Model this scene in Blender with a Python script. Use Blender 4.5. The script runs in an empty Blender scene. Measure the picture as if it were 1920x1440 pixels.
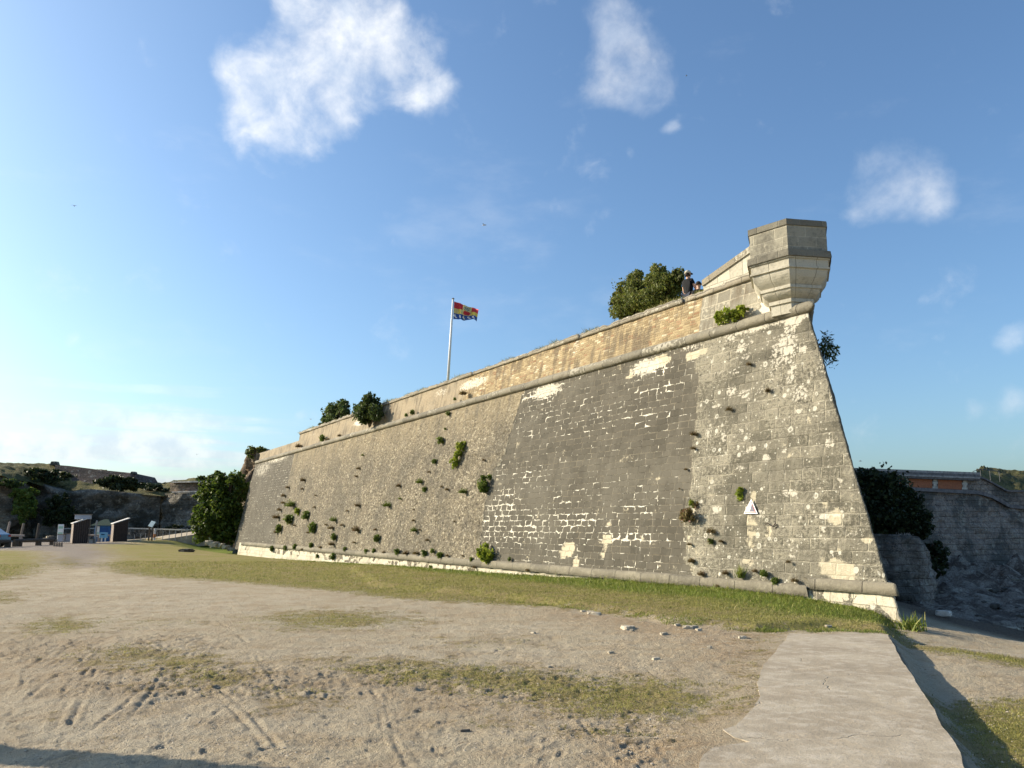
import bpy, bmesh, math, random
import numpy as np
from mathutils import Vector, Matrix
random.seed(7); rng = np.random.default_rng(7)
R = math.radians
scene = bpy.context.scene
COL = scene.collection

# ------------------------------------------------------------------ camera
EYE = 1.65
F = 1500.0; HZ = 986.0
PITCH = math.atan((HZ - 720.0) / F)
cp, sp = math.cos(PITCH), math.sin(PITCH)
cam = bpy.data.cameras.new('camera'); camo = bpy.data.objects.new('camera', cam); COL.objects.link(camo)
cam.sensor_width = 36.0; cam.lens = F / 1920 * 36.0
cam.clip_start = 0.05; cam.clip_end = 5000
camo.location = (0, 0, EYE); camo.rotation_euler = (math.pi / 2 + PITCH, 0, 0)
scene.camera = camo

# ------------------------------------------------------------------ light
SUN_DIR = Vector((-0.955, 0.26, 0.0)).normalized()
SUN_EL = R(24)
S = Vector((SUN_DIR.x * math.cos(SUN_EL), SUN_DIR.y * math.cos(SUN_EL), math.sin(SUN_EL)))
sl = bpy.data.lights.new('sun', 'SUN'); sl.energy = 5.0; sl.angle = R(0.5); sl.color = (1.0, 0.86, 0.66)
so = bpy.data.objects.new('sun', sl); COL.objects.link(so)
so.rotation_euler = (-S).to_track_quat('-Z', 'Y').to_euler(); so.location = (-30, 5, 30)

scene.view_settings.view_transform = 'Standard'; scene.view_settings.look = 'None'
scene.view_settings.exposure = 0.76; scene.view_settings.gamma = 1.0
scene.view_settings.use_curve_mapping = False

# ------------------------------------------------------------------ node DSL
class V:
    """wraps a socket so shader maths can be written as expressions"""
    def __init__(s, nt, sock): s.nt = nt; s.s = sock
    def _m(s, op, *a, clamp=False):
        n = s.nt.nodes.new('ShaderNodeMath'); n.operation = op; n.use_clamp = clamp
        for i, x in enumerate((s,) + a):
            if isinstance(x, V): s.nt.links.new(x.s, n.inputs[i])
            else: n.inputs[i].default_value = x
        return V(s.nt, n.outputs[0])
    def __add__(s, o): return s._m('ADD', o)
    __radd__ = __add__
    def __mul__(s, o): return s._m('MULTIPLY', o)
    __rmul__ = __mul__
    def __sub__(s, o): return s._m('SUBTRACT', o)
    def __rsub__(s, o): return (s * -1.0) + o
    def __truediv__(s, o): return s._m('DIVIDE', o)
    def floor(s): return s._m('FLOOR')
    def fract(s): return s._m('FRACT')
    def abs(s): return s._m('ABSOLUTE')
    def min(s, o): return s._m('MINIMUM', o)
    def max(s, o): return s._m('MAXIMUM', o)
    def pow(s, o): return s._m('POWER', o)
    def mod(s, o): return s._m('FLOORED_MODULO', o)
    def gt(s, o): return s._m('GREATER_THAN', o)
    def clamp(s): return s._m('MULTIPLY', 1.0, clamp=True)
    def ss(s, a, b, lo=0.0, hi=1.0):
        n = s.nt.nodes.new('ShaderNodeMapRange'); n.interpolation_type = 'SMOOTHSTEP'
        s.nt.links.new(s.s, n.inputs['Value'])
        for k, x in (('From Min', a), ('From Max', b), ('To Min', lo), ('To Max', hi)):
            if isinstance(x, V): s.nt.links.new(x.s, n.inputs[k])
            else: n.inputs[k].default_value = x
        return V(s.nt, n.outputs[0])

class T:
    def __init__(s, nt): s.nt = nt
    def node(s, t, **k):
        n = s.nt.nodes.new(t)
        for a, b in k.items(): setattr(n, a, b)
        return n
    def link(s, a, b): s.nt.links.new(a.s if isinstance(a, V) else a, b)
    def setin(s, sock, x):
        if isinstance(x, V): s.nt.links.new(x.s, sock)
        else:
            if sock.type == 'RGBA' and len(x) == 3: x = (*x, 1)
            sock.default_value = x
    def val(s, x):
        n = s.node('ShaderNodeValue'); n.outputs[0].default_value = x; return V(s.nt, n.outputs[0])
    def attr(s, name):
        n = s.node('ShaderNodeAttribute', attribute_name=name); return V(s.nt, n.outputs['Fac'])
    def obj(s):
        n = s.node('ShaderNodeTexCoord'); return V(s.nt, n.outputs['Object'])
    def gen(s):
        n = s.node('ShaderNodeTexCoord'); return V(s.nt, n.outputs['Generated'])
    def pos(s):
        n = s.node('ShaderNodeNewGeometry'); return V(s.nt, n.outputs['Position'])
    def island(s):
        n = s.node('ShaderNodeNewGeometry'); return V(s.nt, n.outputs['Random Per Island'])
    def uv(s):
        n = s.node('ShaderNodeUVMap', uv_map='UVMap'); return V(s.nt, n.outputs[0])
    def sep(s, v):
        n = s.node('ShaderNodeSeparateXYZ'); s.link(v, n.inputs[0]); return [V(s.nt, o) for o in n.outputs]
    def com(s, x, y, z=0.0):
        n = s.node('ShaderNodeCombineXYZ')
        for i, a in enumerate((x, y, z)): s.setin(n.inputs[i], a)
        return V(s.nt, n.outputs[0])
    def scale(s, v, sc, off=(0, 0, 0)):
        n = s.node('ShaderNodeMapping'); s.link(v, n.inputs[0]); n.inputs['Scale'].default_value = sc
        n.inputs['Location'].default_value = off; return V(s.nt, n.outputs[0])
    def noise(s, v, sc, det=4.0, rough=0.55, dist=0.0):
        n = s.node('ShaderNodeTexNoise'); s.link(v, n.inputs['Vector'])
        n.inputs['Scale'].default_value = sc; n.inputs['Detail'].default_value = det
        n.inputs['Roughness'].default_value = rough; n.inputs['Distortion'].default_value = dist
        return V(s.nt, n.outputs['Fac'])
    def noisec(s, v, sc, det=2.0):
        n = s.node('ShaderNodeTexNoise'); s.link(v, n.inputs['Vector'])
        n.inputs['Scale'].default_value = sc; n.inputs['Detail'].default_value = det
        return V(s.nt, n.outputs['Color'])
    def voro(s, v, sc, feat='F1', rand=1.0):
        n = s.node('ShaderNodeTexVoronoi', feature=feat); s.link(v, n.inputs['Vector'])
        n.inputs['Scale'].default_value = sc; n.inputs['Randomness'].default_value = rand
        if feat == 'DISTANCE_TO_EDGE': return V(s.nt, n.outputs['Distance']), None
        return V(s.nt, n.outputs['Distance']), V(s.nt, n.outputs['Color'])
    def wn(s, v):
        n = s.node('ShaderNodeTexWhiteNoise', noise_dimensions='3D'); s.link(v, n.inputs['Vector'])
        return V(s.nt, n.outputs['Value'])
    def vadd(s, a, b):
        n = s.node('ShaderNodeVectorMath', operation='ADD'); s.link(a, n.inputs[0]); s.link(b, n.inputs[1]); return V(s.nt, n.outputs[0])
    def vmul(s, a, k):
        n = s.node('ShaderNodeVectorMath', operation='SCALE'); s.link(a, n.inputs[0]); s.setin(n.inputs['Scale'], k); return V(s.nt, n.outputs[0])
    def mix(s, f, a, b):
        n = s.node('ShaderNodeMix', data_type='RGBA'); s.setin(n.inputs[0], f)
        s.setin(n.inputs[6], a); s.setin(n.inputs[7], b); return V(s.nt, n.outputs[2])
    def scol(s, c, f):
        n = s.node('ShaderNodeMix', data_type='RGBA', blend_type='MULTIPLY'); n.inputs[0].default_value = 1.0
        s.setin(n.inputs[6], c); g = s.com(f, f, f); s.link(g, n.inputs[7]); return V(s.nt, n.outputs[2])
    def bump(s, h, strength=1.0, dist=0.02):
        n = s.node('ShaderNodeBump'); n.inputs['Strength'].default_value = strength; n.inputs['Distance'].default_value = dist
        s.link(h, n.inputs['Height']); return V(s.nt, n.outputs[0])

def newmat(name):
    m = bpy.data.materials.new(name); m.use_nodes = True
    nt = m.node_tree; nt.nodes.clear(); t = T(nt)
    out = t.node('ShaderNodeOutputMaterial'); b = t.node('ShaderNodeBsdfPrincipled')
    nt.links.new(b.outputs[0], out.inputs[0]); b.inputs['Roughness'].default_value = 0.92
    b.inputs['Specular IOR Level'].default_value = 0.25
    return m, t, b

# ------------------------------------------------------------------ world sky with clouds
world = bpy.data.worlds.new('World'); scene.world = world; world.use_nodes = True
wt = world.node_tree; wt.nodes.clear(); t = T(wt)
sky = t.node('ShaderNodeTexSky', sky_type='NISHITA', sun_disc=False)
sky.sun_elevation = SUN_EL; sky.sun_rotation = math.atan2(SUN_DIR.x, SUN_DIR.y)
sky.altitude = 0; sky.air_density = 1.0; sky.dust_density = 2.0; sky.ozone_density = 1.5
def wray(x, y):
    a = x - 960; b = 720 - y
    return np.array([a, F * cp - b * sp, b * cp + F * sp], float)
dirv = t.gen()
nrm = t.node('ShaderNodeVectorMath', operation='NORMALIZE'); t.link(dirv, nrm.inputs[0]); D = V(wt, nrm.outputs[0])
def wdir(x, y):
    r = wray(x, y); return r / np.linalg.norm(r)
wn1 = t.noisec(D, 9.0, 4.0)
off = t.node('ShaderNodeVectorMath', operation='SUBTRACT'); t.link(wn1, off.inputs[0]); off.inputs[1].default_value = (.5, .5, .5)
Dw = t.vadd(D, t.vmul(V(wt, off.outputs[0]), 0.060))
def blob(x, y, r):
    n = t.node('ShaderNodeVectorMath', operation='DISTANCE'); t.link(Dw, n.inputs[0]); n.inputs[1].default_value = wdir(x, y)
    return V(wt, n.outputs['Value'])._m('DIVIDE', r / 1560.0)
def union(bl):
    acc = None
    for b in bl:
        v = blob(*b).ss(1.35, 0.0)
        acc = v if acc is None else acc + v - acc * v
    return acc
fine = t.noise(D, 17.0, 8.0, 0.56, 0.35)
finer = t.noise(D, 60.0, 5.0, 0.6)
fn = fine * 0.8 + finer * 0.2
big = union([(590, 60, 80), (660, 50, 95), (740, 110, 95), (800, 150, 70), (620, 130, 100), (500, 150, 80), (450, 150, 40), (470, 235, 60),
             (560, 240, 75), (620, 200, 80), (690, 25, 80), (560, 20, 60), (640, 225, 45)])
sec = union([(1150, 60, 75), (1200, 110, 70), (1130, 150, 65), (1235, 150, 50), (1160, 20, 60), (1190, 180, 45), (1190, 290, 22), (1260, 240, 24)])
rgt = union([(1700, 330, 75), (1650, 370, 60), (1745, 365, 60), (1610, 395, 28)])
sml = union([(155, 640, 34), (555, 790, 22), (1900, 640, 40), (1905, 750, 40), (1820, 770, 30), (1350, 255, 0.1)])
lowl = union([(230, 860, 45), (140, 850, 32), (330, 880, 30), (60, 845, 35)])
m1 = (big * 1.0 + (fn - 0.5) * 2.3).ss(0.16, 1.50)
m2 = (sec * 0.90 + (fn - 0.5) * 2.3).ss(0.20, 1.8) * 0.68
m3 = (rgt * 0.95 + (fn - 0.5) * 2.0).ss(0.24, 1.80) * 0.66
m4 = (sml * 0.8 + (fn - 0.5) * 1.6).ss(0.30, 1.5) * 0.6
m5 = (lowl * 0.8 + (fn - 0.5) * 1.8).ss(0.25, 1.2) * 0.35
dx, dy, dz = t.sep(D)
cir = t.noise(t.com(dx * 2.2 + dz * 1.0, dy * 2.2, dz * 26.0), 2.1, 6.0, 0.55)
band = dz.ss(0.0, 0.055) * dz.ss(0.19, 0.085) * dx.ss(-0.12, -0.42)
m6 = (cir + band * 0.20).ss(0.54, 0.74) * band * 0.75
veil = t.noise(t.com(dx * 2.0, dy * 2.0, dz * 5.0), 2.4, 6.0, 0.6).ss(0.54, 0.78) * dz.ss(0.0, 0.10) * 0.12
cl = m1.max(m2).max(m3).max(m4).max(m5).max(m6).max(veil)
shade = t.noise(D, 24.0, 5.0, 0.6).ss(0.35, 0.68)
ccol = t.mix(shade, (5.6, 6.1, 6.8), (7.9, 7.9, 7.8))
skc = t.node('ShaderNodeMix', data_type='RGBA', blend_type='MULTIPLY'); skc.inputs[0].default_value = 1.0
t.link(V(wt, sky.outputs[0]), skc.inputs[6]); skc.inputs[7].default_value = (0.88, 1.12, 1.31, 1)
ccol = t.scol(ccol, dz.ss(0.20, 0.03, 1.0, 0.80))
mixc = t.mix(cl * 0.93, V(wt, skc.outputs[2]), ccol)
hs = t.node('ShaderNodeHueSaturation'); hs.inputs['Saturation'].default_value = 1.0
t.link(mixc, hs.inputs['Color'])
bg = t.node('ShaderNodeBackground'); bg.inputs['Strength'].default_value = 0.092
wt.links.new(hs.outputs[0], bg.inputs[0])
wo = t.node('ShaderNodeOutputWorld'); wt.links.new(bg.outputs[0], wo.inputs[0])
world.cycles.sampling_method = 'MANUAL'; world.cycles.sample_map_resolution = 512

# ------------------------------------------------------------------ geometry helpers
CAMP = np.array([0, 0, EYE])
def atz(x, y, z):
    r = wray(x, y); return CAMP + r * (z - EYE) / r[2]
def atY(x, y, Y):
    r = wray(x, y); return CAMP + r * Y / r[1]
r0 = wray(60, 986); dW = np.array([r0[0], r0[1]]); dW /= np.linalg.norm(dW)     # along the wall, away from the salient
nW = np.array([-dW[1], dW[0]])                                                   # outward normal of the lit face
KB, ZL, BAT = -15.5, -1.6 + EYE, 0.2
def onwall(x, y, out=0.0):            # point of the battered face behind picture point
    r = wray(x, y); k = KB + out
    tt = (k - BAT * (EYE - ZL)) / (nW @ r[:2] + BAT * r[2]); return CAMP + r * tt
def onvert(x, y, k):                  # point of a vertical plane n.P = k
    r = wray(x, y); return CAMP + r * (k / (nW @ r[:2]))
def UV(P): return P[0] * dW[0] + P[1] * dW[1], P[2]
A0 = np.array([7.91, 17.23, -1.23 + EYE]); A1 = np.array([7.73, 20.18, 5.51 + EYE])
def arris(z):
    s = (z - A0[2]) / (A1[2] - A0[2]); return (A0 + (A1 - A0) * s)[:2]
gW = np.array([math.sin(R(18)), math.cos(R(18))]); mW = np.array([gW[1], -gW[0]])
Minv = np.linalg.inv(np.array([nW, mW]))
def corner(z, out): return arris(z) + Minv @ np.array([out, out])
Z_COR = 5.51 + EYE
K_TOP = float(nW @ arris(Z_COR))

def mesh(name, verts, faces, mat, parent=None, smooth=False, attrs=None, uv=None, mats=None, midx=None):
    verts = np.asarray(verts, np.float32); me = bpy.data.meshes.new(name)
    if isinstance(faces, np.ndarray):
        k = faces.shape[1]; nf = len(faces)
        me.vertices.add(len(verts)); me.vertices.foreach_set('co', verts.ravel())
        me.loops.add(nf * k); me.loops.foreach_set('vertex_index', faces.astype(np.int32).ravel())
        me.polygons.add(nf); me.polygons.foreach_set('loop_start', (np.arange(nf) * k).astype(np.int32))
        me.polygons.foreach_set('loop_total', np.full(nf, k, np.int32))
        me.update(calc_edges=True)
    else:
        me.from_pydata([tuple(map(float, v)) for v in verts], [], [tuple(map(int, f)) for f in faces]); me.update()
    if smooth: me.polygons.foreach_set('use_smooth', np.ones(len(me.polygons), bool))
    for k_, a in (attrs or {}).items():
        at = me.attributes.new(k_, 'FLOAT', 'POINT'); at.data.foreach_set('value', np.asarray(a, np.float32).ravel())
    if uv is not None:
        l = me.uv_layers.new(name='UVMap'); li = np.zeros(len(me.loops), np.int32); me.loops.foreach_get('vertex_index', li)
        l.data.foreach_set('uv', np.asarray(uv, np.float32)[li].ravel())
    for m in (mats or [mat]): me.materials.append(m)
    if midx is not None: me.polygons.foreach_set('material_index', np.asarray(midx, np.int32))
    o = bpy.data.objects.new(name, me); COL.objects.link(o)
    if parent: o.parent = parent
    return o
def tag(o, label=None, cat=None, group=None, kind=None):
    if label: o['label'] = label
    if cat: o['category'] = cat
    if group: o['group'] = group
    if kind: o['kind'] = kind
    return o
def empty(name, loc=(0, 0, 0), rz=0, label=None, cat=None, group=None, parent=None):
    o = bpy.data.objects.new(name, None); COL.objects.link(o); o.location = loc; o.rotation_euler = (0, 0, rz)
    o.empty_display_size = 0.2
    if parent: o.parent = parent
    return tag(o, label, cat, group)
def gridfaces(nr, nc):
    i = np.arange(nr - 1)[:, None]; j = np.arange(nc - 1)[None, :]; a = i * nc + j
    return np.stack([a, a + 1, a + nc + 1, a + nc], -1).reshape(-1, 4)
class MB:
    """collects shapes into one mesh"""
    def __init__(s): s.v = []; s.f = []
    def add(s, vs, fs):
        b = len(s.v); s.v += [tuple(map(float, p)) for p in vs]; s.f += [tuple(b + i for i in f) for f in fs]; return s
    def box(s, c, d, rz=0, rx=0, ry=0, taper=1.0):
        M = Matrix.Translation(c) @ Matrix.Rotation(rz, 4, 'Z') @ Matrix.Rotation(ry, 4, 'Y') @ Matrix.Rotation(rx, 4, 'X')
        vs = []
        for z in (-1, 1):
            k = taper if z > 0 else 1
            for x, y in ((-1, -1), (1, -1), (1, 1), (-1, 1)): vs.append(M @ Vector((x * d[0] / 2 * k, y * d[1] / 2 * k, z * d[2] / 2)))
        return s.add(vs, [(3, 2, 1, 0), (4, 5, 6, 7), (0, 1, 5, 4), (1, 2, 6, 5), (2, 3, 7, 6), (3, 0, 4, 7)])
    def tube(s, pts, rad, n=8, cap=True):
        pts = [Vector(p) for p in pts]
        if not hasattr(rad, '__len__'): rad = [rad] * len(pts)
        vs = []
        for i, p in enumerate(pts):
            dd = (pts[min(i + 1, len(pts) - 1)] - pts[max(i - 1, 0)]).normalized()
            a = dd.orthogonal().normalized() if i == 0 else (a - dd * a.dot(dd)).normalized()
            b = dd.cross(a)
            for k in range(n):
                th = 2 * math.pi * k / n; vs.append(p + (a * math.cos(th) + b * math.sin(th)) * rad[i])
        fs = [(i * n + k, i * n + (k + 1) % n, (i + 1) * n + (k + 1) % n, (i + 1) * n + k) for i in range(len(pts) - 1) for k in range(n)]
        if cap: fs += [tuple(range(n))[::-1], tuple((len(pts) - 1) * n + k for k in range(n))]
        return s.add(vs, fs)
    def prism(s, poly, z0, z1):
        n = len(poly); vs = [(x, y, z0) for x, y in poly] + [(x, y, z1) for x, y in poly]
        return s.add(vs, [tuple(range(n))[::-1], tuple(range(n, 2 * n))] + [(i, (i + 1) % n, n + (i + 1) % n, n + i) for i in range(n)])
    def build(s, name, mat, parent=None, bevel=0, smooth=False):
        me = bpy.data.meshes.new(name); me.from_pydata(s.v, [], s.f); me.materials.append(mat)
        if bevel or True:
            bm = bmesh.new(); bm.from_mesh(me); bmesh.ops.recalc_face_normals(bm, faces=bm.faces)
            if bevel: bmesh.ops.bevel(bm, geom=bm.edges[:], offset=bevel, segments=1, affect='EDGES', clamp_overlap=True)
            bm.to_mesh(me); bm.free()
        if smooth: me.polygons.foreach_set('use_smooth', np.ones(len(me.polygons), bool))
        o = bpy.data.objects.new(name, me); COL.objects.link(o)
        if parent: o.parent = parent
        return o

# numpy gradient noise
_perm = rng.permutation(256); _perm = np.concatenate([_perm, _perm, _perm])
_ga = rng.uniform(0, 2 * np.pi, 256); _gx, _gy = np.cos(_ga), np.sin(_ga)
def pn(x, y):
    x = np.asarray(x, float); y = np.asarray(y, float)
    xi = np.floor(x).astype(int); yi = np.floor(y).astype(int); xf = x - xi; yf = y - yi
    u = xf * xf * xf * (xf * (xf * 6 - 15) + 10); v = yf * yf * yf * (yf * (yf * 6 - 15) + 10)
    def g(ix, iy, fx, fy):
        h = _perm[_perm[ix & 255] + (iy & 255)] & 255; return _gx[h] * fx + _gy[h] * fy
    a = g(xi, yi, xf, yf); b = g(xi + 1, yi, xf - 1, yf); c = g(xi, yi + 1, xf, yf - 1); d = g(xi + 1, yi + 1, xf - 1, yf - 1)
    return (a + u * (b - a) + v * ((c + u * (d - c)) - (a + u * (b - a)))) * 1.4
def fbm(x, y, o=4, g=0.5):
    s = 0; a = 1
    for i in range(o): s = s + a * pn(x * 2 ** i + 17.3 * i, y * 2 ** i - 9.1 * i); a *= g
    return s
def sst(x, a, b):
    t_ = np.clip((x - a) / (b - a), 0, 1); return t_ * t_ * (3 - 2 * t_)
def sd_poly(px, py, poly):
    """signed distance, positive inside"""
    P = np.asarray(poly, float); d = np.full(px.shape, 1e9); ins = np.zeros(px.shape, bool)
    for i in range(len(P)):
        a = P[i]; b = P[(i + 1) % len(P)]; e = b - a
        wx = px - a[0]; wy = py - a[1]; tt = np.clip((wx * e[0] + wy * e[1]) / (e @ e + 1e-12), 0, 1)
        d = np.minimum(d, (wx - e[0] * tt) ** 2 + (wy - e[1] * tt) ** 2)
        c1 = (a[1] <= py) & (b[1] > py); c2 = (b[1] <= py) & (a[1] > py)
        cr = e[0] * wy - e[1] * wx
        ins ^= (c1 & (cr > 0)) | (c2 & (cr < 0))
    return np.where(ins, 1, -1) * np.sqrt(d)
def d_line(px, py, pts):
    d = np.full(px.shape, 1e9)
    for a, b in zip(pts[:-1], pts[1:]):
        a = np.array(a[:2], float); b = np.array(b[:2], float); e = b - a
        wx = px - a[0]; wy = py - a[1]; tt = np.clip((wx * e[0] + wy * e[1]) / (e @ e + 1e-12), 0, 1)
        d = np.minimum(d, (wx - e[0] * tt) ** 2 + (wy - e[1] * tt) ** 2)
    return np.sqrt(d)
def gpoly(pts, z=0.0): return [tuple(atz(x, y, z)[:2]) for x, y in pts]

# ------------------------------------------------------------------ materials
def m_simple(name, col, rough=0.85, nscale=0, namp=0.25, spec=0.25, metal=0, bump=0.0):
    m, t, b = newmat(name)
    if nscale:
        n = t.noise(t.obj(), nscale, 5.0, 0.6)
        t.link(t.scol((*col, 1), n.ss(0.25, 0.75, 1 - namp, 1 + namp)), b.inputs['Base Color'])
        if bump: t.link(t.bump(n, 0.6, bump), b.inputs['Normal'])
    else: b.inputs['Base Color'].default_value = (*col, 1)
    b.inputs['Roughness'].default_value = rough; b.inputs['Specular IOR Level'].default_value = spec; b.inputs['Metallic'].default_value = metal
    return m
def brickmath(t, u, v, w, h, seed=0.0):
    row = (v / h).floor(); fv = (v / h).fract()
    ro = t.wn(t.com(row, seed, 3.1))
    wv = t.wn(t.com(row, seed, 7.7)) * 0.5 + 0.75
    x = u / (wv * w) + ro; cx = x.floor(); fu = x.fract()
    ddx = fu.min(1.0 - fu) * wv * w; ddy = fv.min(1.0 - fv) * h
    rnd = t.wn(t.com(cx, row, seed + 0.5)); rnd2 = t.wn(t.com(cx, row, seed + 9.5))
    return ddx.min(ddy), rnd, rnd2, ddx, ddy

def make_wall_mat():
    m, t, b = newmat('rampart_masonry')
    uv = t.uv(); wob = t.noisec(uv, 2.2, 3.0)
    o2 = t.node('ShaderNodeVectorMath', operation='SUBTRACT'); t.link(wob, o2.inputs[0]); o2.inputs[1].default_value = (.5, .5, .5)
    uvw = t.vadd(uv, t.vmul(V(t.nt, o2.outputs[0]), 0.07))
    u, v, _ = t.sep(uvw); u0, v0, _ = t.sep(uv)
    rub, dark, jw, cream, wht = [t.attr(a) for a in ('rub', 'dark', 'jw', 'cream', 'wht')]
    edgen = (t.noise(uv, 1.6, 5, 0.6) - 0.5)
    big = t.noise(uv, 0.5, 5, 0.6); med = t.noise(uv, 2.5, 6, 0.62); fin = t.noise(uv, 11.0, 6, 0.65); vf = t.noise(uv, 40.0, 3, 0.6)
    strk = t.noise(t.com(u0 * 3.0, v0 * 0.35), 1.0, 5, 0.6)
    # ---- light ashlar with lichen
    dj, rb, rb2, _, _ = brickmath(t, u, v, 0.62, 0.275, 1.0)
    ash = t.mix(rb.ss(0, 1), (0.165, 0.152, 0.114), (0.265, 0.243, 0.185))
    ash = t.mix((med * 0.55 + strk * 0.45).ss(0.38, 0.66), t.scol(ash, 0.66), ash)
    ash = t.mix((fin + (big - 0.5) * 0.9 + (vf - 0.5) * 0.5).ss(0.50, 0.62) * 0.60, ash, (0.36, 0.33, 0.25))
    ash = t.mix((vf * 0.6 + fin * 0.4).ss(0.48, 0.38) * 0.75, ash, (0.065, 0.060, 0.046))
    jn = (fin * 0.6 + med * 0.4)
    lightj = (rb2 * 0.6 + big).ss(0.60, 1.0)
    ash = t.mix((dj + (fin - 0.5) * 0.04).ss(0.022, 0.008) * (0.12 + lightj * 0.8) * med.ss(0.40, 0.58), ash, (0.46, 0.42, 0.32))
    ash = t.mix(dj.ss(0.010, 0.003) * jn.ss(0.5, 0.56) * 0.7, ash, (0.05, 0.045, 0.035))
    # lichen dots, some of them rings
    vd, vc = t.voro(uv, 4.2); cr, cg, cb = t.sep(vc)
    r_ = 0.12 + cg * 0.26
    lic = (vd + (fin - 0.5) * 0.35).ss(r_, r_ - 0.09) * (cr + (big - 0.5) * 2.4).gt(0.54)
    ring = 1.0 - (vd + (fin - 0.5) * 0.1).ss(r_ * 0.62, r_ * 0.38) * cb.gt(0.55) * 0.8
    lic = lic * ring
    vd2, vc2 = t.voro(uv, 11.0); cr2, _, _ = t.sep(vc2)
    lic2 = vd2.ss(0.30, 0.18) * (cr2 + (med - 0.5) * 2.0).gt(0.80)
    ash = t.mix((lic + lic2).clamp() * 0.85, ash, (0.60, 0.575, 0.48))
    # ---- rubble
    ux = t.com(u * 1.0, v * 1.45)
    ed, _ = t.voro(ux, 7.6, 'DISTANCE_TO_EDGE'); f1, fc = t.voro(ux, 7.6); a1, a2, a3 = t.sep(fc)
    ed2, _ = t.voro(ux, 17.0, 'DISTANCE_TO_EDGE'); f2, fc2 = t.voro(ux, 17.0); b1, b2, b3 = t.sep(fc2)
    sto = t.mix(a1, (0.095, 0.082, 0.060), (0.43, 0.37, 0.26))
    sto = t.mix(a2.gt(0.80) * 0.85, sto, (0.56, 0.50, 0.37))
    mor = t.mix(b1, (0.165, 0.142, 0.102), (0.32, 0.275, 0.195))
    mor = t.mix(b2.gt(0.88) * 0.7, mor, (0.47, 0.42, 0.31))
    rubc = t.mix(ed.ss(0.05, 0.12) * a3.gt(0.30), mor, sto)
    rubc = t.mix(ed.ss(0.05, 0.0) * 0.5, rubc, (0.07, 0.058, 0.04))
    rubc = t.mix((vf * .6 + fin * .4).ss(0.47, 0.34) * 0.7, rubc, (0.05, 0.043, 0.032))
    rubc = t.mix((big * 0.7 + strk * 0.3).ss(0.44, 0.58) * 0.72, rubc, t.mix(0.45, t.scol(rubc, 0.6), (0.15, 0.14, 0.115)))
    tanm = v0.ss(4.8, 7.1) * (strk + 0.2).ss(0.5, 0.85)
    rubc = t.mix(tanm * 0.6, rubc, (0.45, 0.37, 0.235))
    # ---- dark weathered ashlar
    dj2, rc, rc2, jx, jy = brickmath(t, u, v, 0.46, 0.205, 5.0)
    dk = t.mix(rc, (0.074, 0.067, 0.051), (0.100, 0.090, 0.069))
    dk = t.mix(fin.ss(0.35, 0.7) * 0.5, dk, t.scol(dk, 0.75))
    dk = t.mix(strk.ss(0.5, 0.72) * 0.4, dk, (0.145, 0.132, 0.104))
    dk = t.mix(dj2.ss(0.018, 0.006) * med.ss(0.38, 0.62) * 0.75 * u0.ss(60.0, 50.0, 0.25, 1.0), dk, (0.27, 0.235, 0.17))
    n1 = t.noise(t.com(u0 * 1.3 + rc2 * 0.9, v0 * 2.3 + rc * 0.6), 1.6, 5, 0.62)
    wj = (n1 - 0.5) * 1.6 + 0.48 + jw * 0.26 + (t.noise(t.com(u0 + rc * 3.0, v0 * 2.0 + rc2 * 2.0), 2.6, 3) - 0.5) * 1.2 + 0.03
    thick = wj.ss(0.50, 1.35) * 0.085
    whm = (thick - dj2 + (fin - 0.5) * 0.020).ss(0.002, 0.010) * wj.ss(0.54, 0.60)
    dk = t.mix(whm * 0.93, dk, t.mix(fin.ss(.30,.55), (0.50, 0.46, 0.36), (0.76, 0.72, 0.60)))
    dk = t.mix(big.ss(0.48, 0.64) * 0.40, dk, (0.150, 0.138, 0.108))
    dm = (dark + edgen * 1.1 + (rc - 0.5) * 0.35).ss(0.42, 0.58)
    # ---- left smooth dark bay shares the dark ashlar
    col = t.mix((rub + edgen * 0.4).ss(0.44, 0.56), ash, rubc)
    col = t.mix(dm, col, dk)
    cm = (cream + (med - 0.5) * 1.6 + (rb - 0.5) * 0.8 + (fin - 0.5) * 0.6).ss(0.48, 0.70)
    col = t.mix(cm * 0.9, col, t.mix(fin, (0.42, 0.36, 0.24), (0.62, 0.56, 0.42)))
    wm = (wht + (fin - 0.5) * 2.0 + (med - 0.5) * 0.9 - dj.ss(0.02, 0.0) * 0.3).ss(0.42, 0.66)
    col = t.mix(wm * 0.88, col, t.mix(vf * 0.5 + med * 0.5, (0.40, 0.36, 0.28), (0.74, 0.70, 0.59)))
    t.link(col, b.inputs['Base Color'])
    # height
    ha = dj.ss(0.0, 0.03) * 0.35 + fin * 1.1 + vf * 0.7 + rb * 0.25 + med * 0.4
    hr = ed.ss(0.0, 0.2) * 0.9 * a3 + ed2.ss(0, 0.15) * 0.5 + fin * 0.7 + vf * 0.5 + a1 * 0.6
    hd = dj2.ss(0.0, 0.012) * 0.3 + fin * 0.22 + vf * 0.12 - whm * 0.55 + rc * 0.12
    mixf = t.node('ShaderNodeMix', data_type='FLOAT'); t.setin(mixf.inputs[0], rub); t.link(ha, mixf.inputs[2]); t.link(hr, mixf.inputs[3])
    mixg = t.node('ShaderNodeMix', data_type='FLOAT'); t.link(dm, mixg.inputs[0]); t.link(mixf.outputs[0], mixg.inputs[2]); t.link(hd, mixg.inputs[3])
    t.link(t.bump(V(t.nt, mixg.outputs[0]), 0.9, 0.045), b.inputs['Normal'])
    return m
M_WALL = make_wall_mat()

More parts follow.
